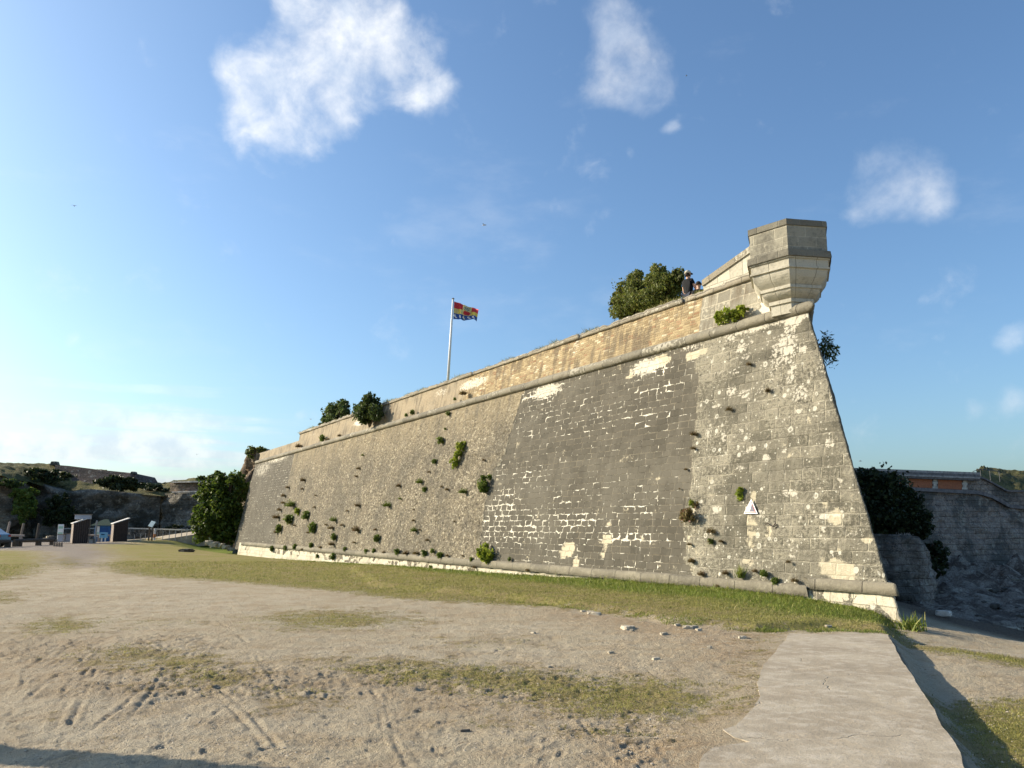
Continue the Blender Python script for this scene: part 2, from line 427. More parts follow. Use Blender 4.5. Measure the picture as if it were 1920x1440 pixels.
def make_stone(name, c0, c1, bw=0.6, bh=0.28, joint=(0.3, 0.27, 0.2), jamt=0.5, dirt=0.6, seed=2.0, stain=(0.06, 0.055, 0.045), bumpd=0.02, useuv=True, white=0.0, dirtlo=0.47, dirthi=0.66):
    m, t, b = newmat(name)
    if useuv: c = t.uv()
    else:
        x, y, z = t.sep(t.obj()); c = t.com(x + y * 0.9, z, 0.0)
    u, v, _ = t.sep(t.vadd(c, t.vmul(t.noisec(c, 2.0), 0.04)))
    P = t.obj(); big = t.noise(P, 0.9, 5, 0.6); fin = t.noise(P, 9.0, 6, 0.65); vf = t.noise(P, 34.0, 4, 0.6)
    dj, rb, rb2, _, _ = brickmath(t, u, v, bw, bh, seed)
    col = t.mix(rb * 0.6 + fin * 0.4, c0, c1)
    col = t.mix(dj.ss(0.018, 0.005) * jamt, col, joint)
    col = t.mix((big * 0.6 + fin * 0.4).ss(dirtlo, dirthi) * dirt, col, stain)
    col = t.mix(vf.ss(0.42, 0.30) * 0.6, col, stain)
    if white: col = t.mix((big * .5 + fin * 0.5 + (rb2 - 0.5) * 0.12).ss(0.56, 0.62) * white, col, (0.62, 0.58, 0.47))
    t.link(col, b.inputs['Base Color'])
    t.link(t.bump(dj.ss(0, 0.02) * 0.5 + fin * 0.8 + vf * 0.4, 0.8, bumpd), b.inputs['Normal'])
    return m
M_CORDON = make_stone('cordon_stone', (0.15, 0.138, 0.108), (0.27, 0.245, 0.185), 1.1, 9.0, (0.04, 0.035, 0.03), 0.8, 0.8, 3.0, (0.07, 0.065, 0.05), 0.035, True, 0.5)
M_COPING = make_stone('coping_stone', (0.22, 0.195, 0.145), (0.34, 0.30, 0.225), 1.3, 9.0, (0.04, 0.035, 0.03), 0.8, 0.8, 4.0, (0.08, 0.07, 0.05), 0.035, True, 0.6)
M_TURRET = make_stone('turret_limestone', (0.24, 0.225, 0.175), (0.37, 0.345, 0.27), 0.55, 0.27, (0.48, 0.44, 0.34), 0.55, 0.75, 6.0, (0.10, 0.094, 0.078), 0.012, True, 0.0, 0.42, 0.62)
M_CORBEL = make_stone('corbel_limestone', (0.37, 0.345, 0.275), (0.55, 0.515, 0.415), 0.5, 9.0, (0.24, 0.22, 0.17), 0.7, 0.55, 8.0, (0.15, 0.14, 0.115), 0.02)
M_BAND = make_stone('weathered_band_stone', (0.13, 0.12, 0.095), (0.22, 0.205, 0.16), 0.7, 9.0, (0.3, 0.27, 0.2), 0.2, 0.6, 9.0, (0.05, 0.047, 0.04), 0.02)
M_PLINTH = make_stone('plinth_limestone', (0.42, 0.38, 0.28), (0.60, 0.55, 0.43), 0.62, 0.26, (0.20, 0.17, 0.12), 0.45, 0.55, 11.0, (0.20, 0.18, 0.13), 0.03)
M_LEDGE = make_stone('ledge_stone', (0.12, 0.11, 0.085), (0.24, 0.215, 0.16), 1.0, 9.0, (0.04, 0.035, 0.03), 0.8, 0.6, 12.0, (0.34, 0.31, 0.235), 0.04)

def make_parapet_mat():
    m, t, b = newmat('parapet_masonry')
    uv = t.uv(); u, v, _ = t.sep(t.vadd(uv, t.vmul(t.noisec(uv, 3.0), 0.05))); u0, v0, _ = t.sep(uv)
    brick, grey = t.attr('brick'), t.attr('grey')
    big = t.noise(uv, 0.8, 5, 0.6); fin = t.noise(uv, 9.0, 6, 0.65); vf = t.noise(uv, 36.0, 4, 0.6)
    strk = t.noise(t.com(u0 * 3.2, v0 * 0.5), 1.0, 5, 0.62)
    dj, rb, rb2, _, _ = brickmath(t, u, v, 0.24, 0.085, 21.0)
    ok = t.mix(rb, (0.24, 0.175, 0.095), (0.44, 0.345, 0.20))
    ok = t.mix(rb2.gt(0.90) * 0.6, ok, (0.24, 0.12, 0.065))
    ok = t.mix(rb2.ss(0.12, 0.05) * 0.8, ok, (0.60, 0.52, 0.36))
    ok = t.mix(dj.ss(0.016, 0.006) * 0.7, ok, (0.42, 0.34, 0.20))
    pl = t.mix(fin, (0.24, 0.195, 0.13), (0.38, 0.315, 0.215))
    pl = t.mix(big.ss(0.4, 0.65) * 0.4, pl, (0.24, 0.22, 0.17))
    col = t.mix((brick + (big - 0.5) * 0.5).ss(0.4, 0.6), pl, ok)
    dg, rg, rg2, _, _ = brickmath(t, u, v, 0.7, 0.36, 31.0)
    gr = t.mix(rg, (0.20, 0.185, 0.145), (0.31, 0.285, 0.22))
    gr = t.mix(dg.ss(0.022, 0.008) * 0.7, gr, (0.50, 0.45, 0.34))
    gr = t.mix((fin + (rg2 - .5) * .2).ss(0.54, 0.66) * 0.6, gr, (0.52, 0.48, 0.37))
    col = t.mix((grey + (fin - 0.5) * 0.3).ss(0.45, 0.55), col, gr)
    col = t.mix((strk + (big - 0.5) * 0.6).ss(0.44, 0.64) * 0.72, col, (0.13, 0.105, 0.072))
    col = t.mix(vf.ss(0.43, 0.30) * 0.6, col, (0.07, 0.055, 0.035))
    wht = t.attr('wht')
    col = t.mix((wht + (fin - 0.5) * 1.4).ss(0.5, 0.62) * 0.85, col, (0.66, 0.61, 0.50))
    t.link(col, b.inputs['Base Color'])
    t.link(t.bump(dj.ss(0, 0.02) * brick * 0.8 + fin * 0.8 + vf * 0.5 + rb * 0.3, 0.9, 0.025), b.inputs['Normal'])
    return m
M_PARAPET = make_parapet_mat()

def make_ground_mat():
    m, t, b = newmat('ground_sand_and_turf')
    P = t.pos(); g, dirt, grav, dmp = [t.attr(a) for a in ('grass', 'dirt', 'gravel', 'green')]
    big = t.noise(P, 0.35, 6, 0.6); med = t.noise(P, 1.7, 7, 0.65); fin = t.noise(P, 7.0, 7, 0.68); vf = t.noise(P, 30.0, 5, 0.65); xf = t.noise(P, 95.0, 3, 0.6)
    sand = t.mix(big.ss(0.35, 0.65), (0.44, 0.375, 0.265), (0.49, 0.43, 0.32))
    sand = t.mix(med.ss(0.42, 0.62) * 0.55, sand, (0.38, 0.295, 0.195))
    sand = t.mix(dirt * fin.ss(0.3, 0.6) * 0.75, sand, (0.30, 0.195, 0.105))
    sand = t.mix(vf.ss(0.56, 0.72) * 0.5, sand, (0.60, 0.50, 0.37))
    sand = t.mix((vf * .6 + fin * .4).ss(0.46, 0.36) * 0.75, sand, (0.20, 0.145, 0.09))
    sand = t.mix(xf.ss(0.60, 0.75) * 0.4, sand, (0.68, 0.60, 0.47))
    sand = t.mix((fin * .5 + med * .5).ss(0.55, 0.63) * (0.35 + g) * 0.5, sand, (0.235, 0.19, 0.085))
    grv = t.mix(vf.ss(0.35, 0.65), (0.20, 0.17, 0.14), (0.36, 0.31, 0.26))
    sand = t.mix(xf.ss(0.42, 0.28) * 0.5, sand, (0.17, 0.125, 0.08))
    sand = t.mix(grav, sand, grv)
    sand = t.mix(t.attr('soil_shade'), sand, t.mix(vf.ss(.35,.65), (0.085, 0.062, 0.045), (0.19, 0.15, 0.115)))  # dark brown ground beyond the corner, its colour also deepening the shade
    tf = t.mix(fin.ss(0.35, 0.65), (0.235, 0.225, 0.055), (0.35, 0.315, 0.11))
    tf = t.mix((med * .5 + big * .5).ss(0.46, 0.56) * 0.8, tf, (0.36, 0.285, 0.145))
    tf = t.mix(dmp * 0.85, tf, t.mix(fin, (0.095, 0.160, 0.018), (0.19, 0.255, 0.035)))
    tf = t.mix(vf.ss(0.48, 0.33) * 0.6, tf, (0.06, 0.055, 0.018))
    tf = t.mix(xf.ss(0.56, 0.72) * 0.35, tf, (0.42, 0.36, 0.17))
    gm = (g + (big - 0.5) * 0.9 + (med - 0.5) * 1.5 + (fin - 0.5) * 1.8 + (vf - 0.5) * 1.4).ss(0.38, 0.74)
    t.link(t.mix(gm, sand, tf), b.inputs['Base Color'])
    h = fin * 0.7 + vf * 0.9 + xf * 0.6 + gm * 0.8 * vf
    t.link(t.bump(h, 1.0, 0.050), b.inputs['Normal'])
    b.inputs['Roughness'].default_value = 0.97; b.inputs['Specular IOR Level'].default_value = 0.1
    return m
M_GROUND = make_ground_mat()

def make_concrete(name, c0=(0.30, 0.25, 0.18), c1=(0.39, 0.335, 0.25)):
    m, t, b = newmat(name); P = t.pos()
    big = t.noise(P, 1.2, 6, 0.62); med = t.noise(P, 6.0, 6, 0.65); fin = t.noise(P, 32.0, 6, 0.7); xf = t.noise(P, 120.0, 3)
    col = t.mix(big.ss(0.35, 0.65), c0, c1)
    col = t.mix(med.ss(0.45, 0.65) * 0.5, col, (0.52, 0.46, 0.37))
    col = t.mix(fin.ss(0.46, 0.34) * 0.5, col, (0.20, 0.165, 0.12))
    col = t.mix(xf.ss(0.6, 0.75) * 0.4, col, (0.62, 0.56, 0.46))
    crk, _ = t.voro(t.vadd(P, t.vmul(t.noisec(P, 2.0, 4), 0.5)), 0.55, 'DISTANCE_TO_EDGE')
    ck = crk.ss(0.006, 0.001) * big.ss(0.5, 0.56) * 0.5
    col = t.mix(ck, col, (0.12, 0.10, 0.07))
    col = t.mix((t.noise(P, 2.2, 6, 0.65) * .6 + fin * .4).ss(0.53, 0.62) * 0.6, col, (0.42, 0.34, 0.235))
    col = t.mix(t.noise(P, 0.8, 4, .6).ss(.52, .66) * .4, col, (0.22, 0.185, 0.135))
    t.link(col, b.inputs['Base Color']); t.link(t.bump(med * 0.8 + fin * 0.6 + xf * 0.25 - ck, 0.6, 0.02), b.inputs['Normal'])
    b.inputs['Roughness'].default_value = 0.95; return m
M_CONC = make_concrete('worn_concrete')

def make_leaf(name, c0, c1, c2=None, trans=0.35):
    m = bpy.data.materials.new(name); m.use_nodes = True; nt = m.node_tree; nt.nodes.clear(); t = T(nt)
    out = t.node('ShaderNodeOutputMaterial'); b = t.node('ShaderNodeBsdfPrincipled'); tr = t.node('ShaderNodeBsdfTranslucent'); mx = t.node('ShaderNodeMixShader')
    i = t.island(); col = t.mix(i, c0, c1)
    n = t.noise(t.obj(), 2.5, 3, 0.6)
    col = t.scol(col, n.ss(0.3, 0.7, 0.65, 1.25))
    if c2: col = t.mix(i._m('MULTIPLY', 7.31).fract().gt(0.86) * 0.8, col, c2)
    t.link(col, b.inputs['Base Color']); t.link(t.scol(col, 1.25), tr.inputs[0]); b.inputs['Roughness'].default_value = 0.6; b.inputs['Specular IOR Level'].default_value = 0.3
    mx.inputs[0].default_value = trans; nt.links.new(b.outputs[0], mx.inputs[1]); nt.links.new(tr.outputs[0], mx.inputs[2]); nt.links.new(mx.outputs[0], out.inputs[0])
    return m
L_TREE = make_leaf('laurel_leaves', (0.035, 0.068, 0.010), (0.11, 0.155, 0.020), (0.14, 0.17, 0.03))
L_DARK = make_leaf('dark_leaves', (0.030, 0.055, 0.015), (0.085, 0.115, 0.028), (0.10, 0.12, 0.03))
L_BLUE = make_leaf('bluegreen_leaves', (0.040, 0.070, 0.024), (0.100, 0.140, 0.042), (0.13, 0.15, 0.05))
L_OLIVE = make_leaf('tamarisk_leaves', (0.080, 0.105, 0.020), (0.16, 0.18, 0.040), (0.20, 0.18, 0.05))
L_BRIGHT = make_leaf('bright_weed_leaves', (0.13, 0.18, 0.015), (0.29, 0.34, 0.04), (0.36, 0.38, 0.05))
L_GREEN = make_leaf('weed_leaves', (0.065, 0.11, 0.016), (0.16, 0.21, 0.035), (0.2, 0.2, 0.05))
L_BROWN = make_leaf('dry_weed_leaves', (0.10, 0.085, 0.030), (0.20, 0.15, 0.06), (0.26, 0.13, 0.10))
L_GRASS = make_leaf('grass_blades', (0.17, 0.18, 0.040), (0.33, 0.30, 0.09), (0.40, 0.33, 0.15), 0.3)
L_GRASSG = make_leaf('green_grass_blades', (0.10, 0.15, 0.020), (0.24, 0.27, 0.048), (0.32, 0.29, 0.09), 0.3)
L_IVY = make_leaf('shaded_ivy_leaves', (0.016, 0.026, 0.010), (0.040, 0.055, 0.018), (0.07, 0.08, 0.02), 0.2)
M_BARK = m_simple('bark', (0.09, 0.065, 0.045), 0.9, 6, 0.4, bump=0.02)

# ------------------------------------------------------------------ foliage builder
def leaves(centers, size, spread=None, lng=1.6, up=0.0):
    """numpy: one bent diamond per centre -> verts, quads"""
    n = len(centers); a = rng.normal(size=(n, 3)); a[:, 2] += up; a /= np.linalg.norm(a, axis=1)[:, None]
    b = rng.normal(size=(n, 3)); b -= (b * a).sum(1)[:, None] * a; b /= np.linalg.norm(b, axis=1)[:, None]
    c = np.cross(a, b); s = (size * rng.uniform(0.6, 1.35, n))[:, None]
    p0 = centers - a * s * lng / 2; p2 = centers + a * s * lng / 2
    p1 = centers + b * s / 2 + c * s * 0.12; p3 = centers - b * s / 2 + c * s * 0.12
    v = np.stack([p0, p1, p2, p3], 1).reshape(-1, 3); f = np.arange(n * 4).reshape(-1, 4)
    return v, f
def blobpts(c, r, n, shell=0.55, clump=0.18, nclump=None):
    """leaf positions in small clumps spread through an ellipsoid, denser at the shell"""
    nclump = nclump or max(6, n // 30)
    d = rng.normal(size=(nclump, 3)); d /= np.linalg.norm(d, axis=1)[:, None]
    rr = rng.uniform(shell, 1.0, nclump) ** 0.7 * rng.uniform(0.62, 1.30, nclump)
    cc = d * rr[:, None]
    k = rng.integers(0, nclump, n); off = np.clip(rng.normal(size=(n, 3)), -1.7, 1.7) * clump * rng.uniform(0.4, 1.25, nclump)[k][:, None]
    return np.array(c) + (cc[k] + off) * np.array(r)
def bush(name, lobes, leaf, size, label, cat='bush', base=None, group=None, trunk=True, part='foliage', up=0.0, clump=0.16, trunkr=0.06, lng=1.6):
    """lobes: (centre, radii, leaf count)"""
    base = base if base is not None else (lobes[0][0][0], lobes[0][0][1], lobes[0][0][2] - lobes[0][1][2])
    root = empty(name, base, 0, label, cat, group); B = np.array(base)
    pts = np.concatenate([blobpts(np.array(c) - B, r, n, clump=clump) for c, r, n in lobes])
    v, f = leaves(pts, size, up=up, lng=lng); mesh(part, v, f, leaf, root)
    if trunk:
        mb = MB()
        for c, r, n in lobes:
            e = np.array(c) - B
            mb.tube([(0, 0, -0.1), tuple(e * 0.45 + rng.normal(size=3) * 0.05), tuple(e + [0, 0, r[2] * 0.4])], [trunkr, trunkr * 0.7, trunkr * 0.25], 6)
            for q in range(5):
                dd = rng.normal(size=3); dd /= np.linalg.norm(dd); dd[2] = abs(dd[2])
                mb.tube([tuple(e * 0.5), tuple(e * 0.8 + dd * np.array(r) * 0.3), tuple(e + dd * np.array(r) * 0.85)], [trunkr * 0.5, trunkr * 0.35, trunkr * 0.12], 5)
        mb.build('trunk', M_BARK, root)
    return root

# ------------------------------------------------------------------ ground height
base_tab = np.array([(10.0, -.33), (10.44, -.31), (11.06, -.24), (12.1, -.13), (13, -.08), (14.6, -.06), (18.7, -.09), (22, -.15), (27.6, -.25), (40, -.25), (53.7, -.36), (74, -.50)])
SLAB_PX = [(1480, 1187), (1460, 1215), (1432, 1245), (1420, 1280), (1427, 1305), (1405, 1335), (1380, 1360), (1355, 1367), (1375, 1382), (1405, 1390), (1340, 1400), (1320, 1415), (1308, 1450), (1260, 1700),
           (1990, 1700), (1815, 1445), (1798, 1410), (1768, 1360), (1738, 1310), (1710, 1265), (1682, 1225), (1665, 1189), (1600, 1186), (1540, 1189)]
SLAB = gpoly(SLAB_PX, 0.03)
BANK = gpoly([(700, 1100), (960, 1122), (1080, 1138), (1180, 1150), (1250, 1166), (1330, 1174), (1420, 1182), (1470, 1178), (1560, 1172), (1660, 1180), (1700, 1172), (1640, 1120), (1300, 1060), (900, 1040), (650, 1060)])
slab_r = [atz(1990, 1700, 0)[:2], atz(1812, 1440, 0)[:2], atz(1738, 1310, 0)[:2], atz(1665, 1189, 0)[:2]]
RUTS = [[(330, 430), (300, 500), (230, 600), (190, 720)], [(380, 400), (270, 480), (230, 540), (180, 680)], [(600, 470), (560, 530), (470, 640)],
        [(750, 460), (860, 540), (960, 620), (1040, 720), (1090, 820)], [(830, 260), (940, 340), (1000, 450), (1060, 550)],
        [(1390, 490), (1450, 580), (1480, 700), (1530, 800)], [(620, 590), (610, 720)], [(640, 590), (680, 640), (650, 690)], [(1200, 480), (1310, 530)],
        [(490, 300), (620, 375)], [(260, 370), (130, 450), (60, 520)], [(1380, 480), (1430, 590), (1440, 690)], [(360, 430), (330, 520), (260, 650), (215, 760)],
        [(720, 450), (800, 530), (930, 640), (1000, 760)], [(0, 640), (90, 560), (200, 470), (330, 380)], [(80, 520), (95, 430), (220, 350), (300, 320)]]
RUTS = [[atz(x / 2, 1040 + y / 2, 0)[:2] for x, y in r] for r in RUTS]
RUTS += [[atz(x, y, 0)[:2] for x, y in r] for r in ([(1000, 1270), (1060, 1310), (1120, 1390), (1150, 1440)], [(420, 1200), (700, 1260), (900, 1330)], [(250, 1440), (420, 1330), (600, 1270), (900, 1210)], [(100, 1420), (230, 1330), (260, 1300)])]
prt = []
for x0, x1, y0, y1, n in ((0, 420, 1195, 1235, 90), (130, 660, 1255, 1310, 170), (400, 1250, 1250, 1310, 150), (1150, 1400, 1390, 1440, 90), (600, 1000, 1190, 1260, 40), (0, 1300, 1310, 1440, 110), (700, 1450, 1190, 1260, 70), (1000, 1400, 1330, 1400, 60)):
    for _ in range(n):
        p = atz(rng.uniform(x0, x1), rng.uniform(y0, y1), 0); prt.append((p[0], p[1], rng.uniform(0, math.pi), rng.uniform(0.07, 0.15), rng.uniform(0.002, 0.008)))
def gh(X, Y, detail=True):
    X = np.asarray(X, float); Y = np.asarray(Y, float); shp = X.shape
    u = X * dW[0] + Y * dW[1]; nn = X * nW[0] + Y * nW[1] - KB       # >0 in front of the wall
    r = np.hypot(X, Y)
    z = np.zeros(shp)
    zb = np.interp(u, base_tab[:, 0], base_tab[:, 1])
    zb = np.where(u < 10.0, -.33 - 0 * u, zb)
    wmix = sst(nn, 4.0, 0.4) * sst(u, 6.5, 9.5)
    z = z * (1 - wmix) + zb * wmix
    z = z - 0.30 * sst(u, 30, 60) * sst(nn, 9, 2)
    # ground right of the slab is lower, and falls to the beach beyond the salient
    (ax, ay), (bx, by) = slab_r[1], slab_r[3]
    ex, ey = bx - ax, by - ay; L = math.hypot(ex, ey); side = ((X - ax) * ey - (Y - ay) * ex) / L       # >0 right of the slab
    z = z - 0.20 * sst(side, -0.06, 0.30) * sst(Y, 17.5, 14.0) - 0.38 * sst(side, 0.5, 4.0) * sst(Y, 9, 14)
    beach = sst(-nn, 0.5, 6.0) * sst(X, 8.2, 10.5)
    z = z - beach * 3.55 * sst(Y, 17.8, 33)  - 0.1 * beach
    bank = sst(sd_poly(X, Y, BANK), -0.12, 0.25); z = z + 0.10 * bank * sst(u, 40, 25)
    z = z + 0.85 * np.exp(-(((X + 34) / 5.5) ** 2 + ((Y - 85) / 4.5) ** 2))
    if detail:
        near = sst(r, 60, 12)
        z = z + 0.04 * fbm(X * 0.16, Y * 0.16, 3) + 0.012 * fbm(X * 0.9, Y * 0.9, 3) * near
        z = z + 0.0105 * fbm(X * 4.1, Y * 4.1, 5, 0.70) * near * (1 - 0.5 * beach) + beach * 0.12 * fbm(X * 0.5, Y * 0.8, 4)
    return z
# ------------------------------------------------------------------ ground mesh (one sheet to the horizon)
rad = np.concatenate([np.linspace(0.0, 4.8, 14)[:-1], np.exp(np.arange(math.log(4.8), math.log(140), 0.0050)), np.geomspace(142, 2600, 40)])
az = np.concatenate([np.linspace(-180, -42, 60)[:-1], np.arange(-42, 42, 0.105), np.linspace(42, 180, 60)])
RR, AA = np.meshgrid(rad, np.radians(az), indexing='ij'); GX = (RR * np.sin(AA)).ravel(); GY = (RR * np.cos(AA)).ravel()
GZ = gh(GX, GY)
vis = (np.abs(np.degrees(AA.ravel())) < 42) & (RR.ravel() > 4.5) & (RR.ravel() < 26)
ii = np.nonzero(vis)[0]; x_, y_ = GX[ii], GY[ii]; dz_ = np.zeros(len(ii))
for rt in RUTS:
    dd = d_line(x_, y_, rt) + 0.012 * pn(x_ * 5, y_ * 5); dz_ += (-0.0095 * np.exp(-(dd / 0.018) ** 2) + 0.0050 * np.exp(-((dd - 0.05) / 0.022) ** 2)) * (0.15 + sst(pn(x_ * 1.5 + 5, y_ * 1.5), -.25, .35))
for px_, py_, th, ln, dp in prt:
    k = np.nonzero((np.abs(x_ - px_) < 0.4) & (np.abs(y_ - py_) < 0.4))[0]
    if not len(k): continue
    a = (x_[k] - px_) * math.cos(th) + (y_[k] - py_) * math.sin(th); b_ = -(x_[k] - px_) * math.sin(th) + (y_[k] - py_) * math.cos(th)
    q = np.sqrt((a / ln) ** 2 + (b_ / (ln * 0.42)) ** 2); dz_[k] += -dp * 1.3 * sst(q, 1.0, 0.6) + dp * 0.6 * np.exp(-((q - 1.25) / 0.22) ** 2)
lump = np.zeros(len(ii))
for pts in ([(-100, 1195), (420, 1190), (420, 1235), (-100, 1245)], [(120, 1250), (350, 1240), (660, 1262), (640, 1312), (300, 1318), (110, 1300)], [(620, 1240), (950, 1248), (1150, 1270), (1250, 1310), (900, 1310), (640, 1290)], [(1130, 1385), (1400, 1385), (1310, 1445), (1100, 1445)]):
    lump = np.maximum(lump, sst(sd_poly(x_, y_, gpoly(pts)), -0.25, 0.35))
th_ = x_ * .6 + y_ * .8
dz_ += lump * (0.030 * np.abs(fbm(x_ * 3.4 + y_ * 1.5, y_ * 6.0 - x_ * 2.0, 4, .6)) - 0.008 + 0.006 * fbm(x_ * 11, y_ * 11, 3, .6))
insl = sst(sd_poly(x_, y_, SLAB), 0.03, -0.08)
GZ[ii] += dz_ * insl
sdl = sd_poly(GX, GY, SLAB); (ax_, ay_), (bx_, by_) = slab_r[1], slab_r[3]
sd_r = ((GX - ax_) * (by_ - ay_) - (GY - ay_) * (bx_ - ax_)) / math.hypot(bx_ - ax_, by_ - ay_)
lf_ = sst(sdl, -0.55, 0.0) * sst(sd_r, -0.25, -0.5) * (GY < 13.5); GZ = GZ * (1 - lf_) + (0.020 + 0.010 * pn(GX * 1.9, GY * 1.9)) * lf_
GZ = np.where(sdl > np.where(sd_r < -0.5, 0.16, 0.06), np.minimum(GZ, -0.05), np.where((sdl > -0.05) & (sd_r > -0.3), np.minimum(GZ, -0.03), GZ))
def gmask(polys):
    g = np.zeros(GX.shape); w = 0.10 + 0.045 * np.hypot(GX, GY)
    for pts, val, k in polys:
        g = np.maximum(g, val * sst(sd_poly(GX, GY, gpoly(pts)) / (w * k), -1, 1))
    return g
Gr = gmask([
    ([(175, 1021), (240, 1019.5), (262, 1013), (330, 1006.5), (420, 1003), (500, 1006), (1000, 1045), (1700, 1140), (1700, 1172), (1720, 1182), (1920, 1196), (2200, 1205), (2200, 1245), (1920, 1222), (1760, 1200), (1690, 1188), (1560, 1180), (1480, 1182), (1400, 1182), (1290, 1168), (1180, 1151), (1100, 1142),
      (1000, 1136), (900, 1132), (760, 1125), (640, 1112), (560, 1103), (440, 1091), (330, 1085), (215, 1072), (190, 1060), (215, 1045), (190, 1032)], 1.0, 1),
    ([(-600, 1034), (0, 1032), (70, 1033), (90, 1042), (88, 1055), (60, 1075), (0, 1090), (-300, 1100)], 1.0, 1),
    ([(475, 1155), (560, 1142), (700, 1146), (800, 1160), (760, 1172), (650, 1180), (530, 1185), (480, 1172)], .74, 2.2),
    ([(60, 1168), (120, 1153), (175, 1165), (150, 1184), (80, 1188)], .95, 1.5),
    ([(150, 1222), (250, 1214), (400, 1235), (470, 1280), (420, 1300), (330, 1275), (220, 1245)], .80, 2.2),
    ([(580, 1240), (760, 1238), (960, 1250), (1200, 1268), (1420, 1290), (1410, 1322), (1250, 1350), (1100, 1345), (950, 1305), (700, 1280)], .78, 2.4),
    ([(1738, 1295), (1800, 1285), (1920, 1272), (2300, 1270), (2300, 1480), (1920, 1440), (1850, 1400), (1790, 1350)], 1.0, 1.2),
    ([(0, 1110), (30, 1104), (50, 1120), (20, 1132), (-80, 1130)], .7, 1.2), ([(85, 1050), (130, 1044), (158, 1056), (120, 1068)], .8, 1),
    ([(240, 1160), (390, 1160), (380, 1172), (260, 1172)], .6, 2), ([(1440, 1180), (1480, 1182), (1430, 1240), (1400, 1280), (1380, 1250)], .55, 1.5), ([(380, 1275), (640, 1290), (700, 1330), (500, 1330)], .45, 2), ([(900, 1340), (1300, 1345), (1250, 1390), (1000, 1380)], .5, 2), ([(780, 1190), (1000, 1200), (960, 1215), (800, 1210)], .5, 2)])
Gd = gmask([([(-200, 1200), (200, 1195), (420, 1240), (700, 1250), (1250, 1270), (1420, 1300), (1380, 1380), (1300, 1440), (1150, 1400), (800, 1330), (300, 1320), (-200, 1300)], .55, 3),
            ([(1150, 1385), (1400, 1385), (1310, 1440), (1150, 1450)], 1, 1.5), ([(1050, 1140), (1200, 1152), (1300, 1172), (1450, 1186), (1460, 1230), (1400, 1270), (1250, 1200), (1050, 1160)], .8, 1.2)])
Gg = gmask([([(-800, 1006), (100, 1010), (235, 1016), (190, 1022), (215, 1040), (178, 1050), (190, 1064), (150, 1066), (92, 1056), (95, 1034), (0, 1031), (-800, 1033)], 1, .6)])
uu = GX * dW[0] + GY * dW[1]; nn_ = GX * nW[0] + GY * nW[1] - KB
Gn = sst(nn_ + 0.8 * pn(GX * .3, GY * .3), 4.2, 1.2) * sst(uu, 9, 11) + 0.6 * sst(GX, 9, 9.5) * sst(nn_, -0.5, -1.5)
Gn = np.clip(Gn, 0, 1)
far = sst(np.hypot(GX, GY), 110, 150); Gr = np.maximum(Gr, far)
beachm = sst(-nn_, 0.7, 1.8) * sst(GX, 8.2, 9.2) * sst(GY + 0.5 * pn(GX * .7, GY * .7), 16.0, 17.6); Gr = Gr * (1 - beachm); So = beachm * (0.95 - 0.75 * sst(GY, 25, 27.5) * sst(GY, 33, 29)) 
ground = mesh('ground', np.stack([GX, GY, GZ], 1), gridfaces(len(rad), len(az)), M_GROUND, smooth=True, attrs=dict(grass=Gr, dirt=Gd, gravel=Gg, green=Gn, soil_shade=So))
tag(ground, kind='structure')

# ------------------------------------------------------------------ concrete path slab
def slab_mesh():
    P = [Vector((x, y)) for x, y in SLAB]; pts = []
    for a, b in zip(P, P[1:] + P[:1]):
        n = max(2, int((b - a).length / 0.07)); 
        for i in range(n):
            q = a.lerp(b, i / n); w = 0.022 * float(fbm(np.array(q.x * 1.1), np.array(q.y * 1.1), 3))
            nrm_ = Vector((-(b - a).y, (b - a).x)).normalized(); pts.append(q + nrm_ * w)
    bm = bmesh.new(); vs = [bm.verts.new((p.x, p.y, 0.035)) for p in pts]; f = bm.faces.new(vs)
    if f.normal.z < 0: f.normal_flip()
    r = bmesh.ops.inset_region(bm, faces=[f], thickness=0.025, use_even_offset=False)
    bv = {v for e in bm.edges if e.is_boundary for v in e.verts}
    for v in bm.verts: v.co.z = 0.028 if v in bv else 0.045
    ex = bmesh.ops.extrude_edge_only(bm, edges=[e for e in bm.edges if e.is_boundary])
    for v in ex['geom']:
        if isinstance(v, bmesh.types.BMVert): v.co.z = -0.75
    bmesh.ops.triangulate(bm, faces=[q for q in bm.faces if len(q.verts) > 4])
    bmesh.ops.recalc_face_normals(bm, faces=bm.faces)
    me = bpy.data.meshes.new('concrete_path'); bm.to_mesh(me); bm.free(); me.materials.append(M_CONC)
    o = bpy.data.objects.new('path', me); COL.objects.link(o); return tag(o, 'worn concrete slab path leading towards the corner of the rampart', None, None, 'structure')
slab_mesh()

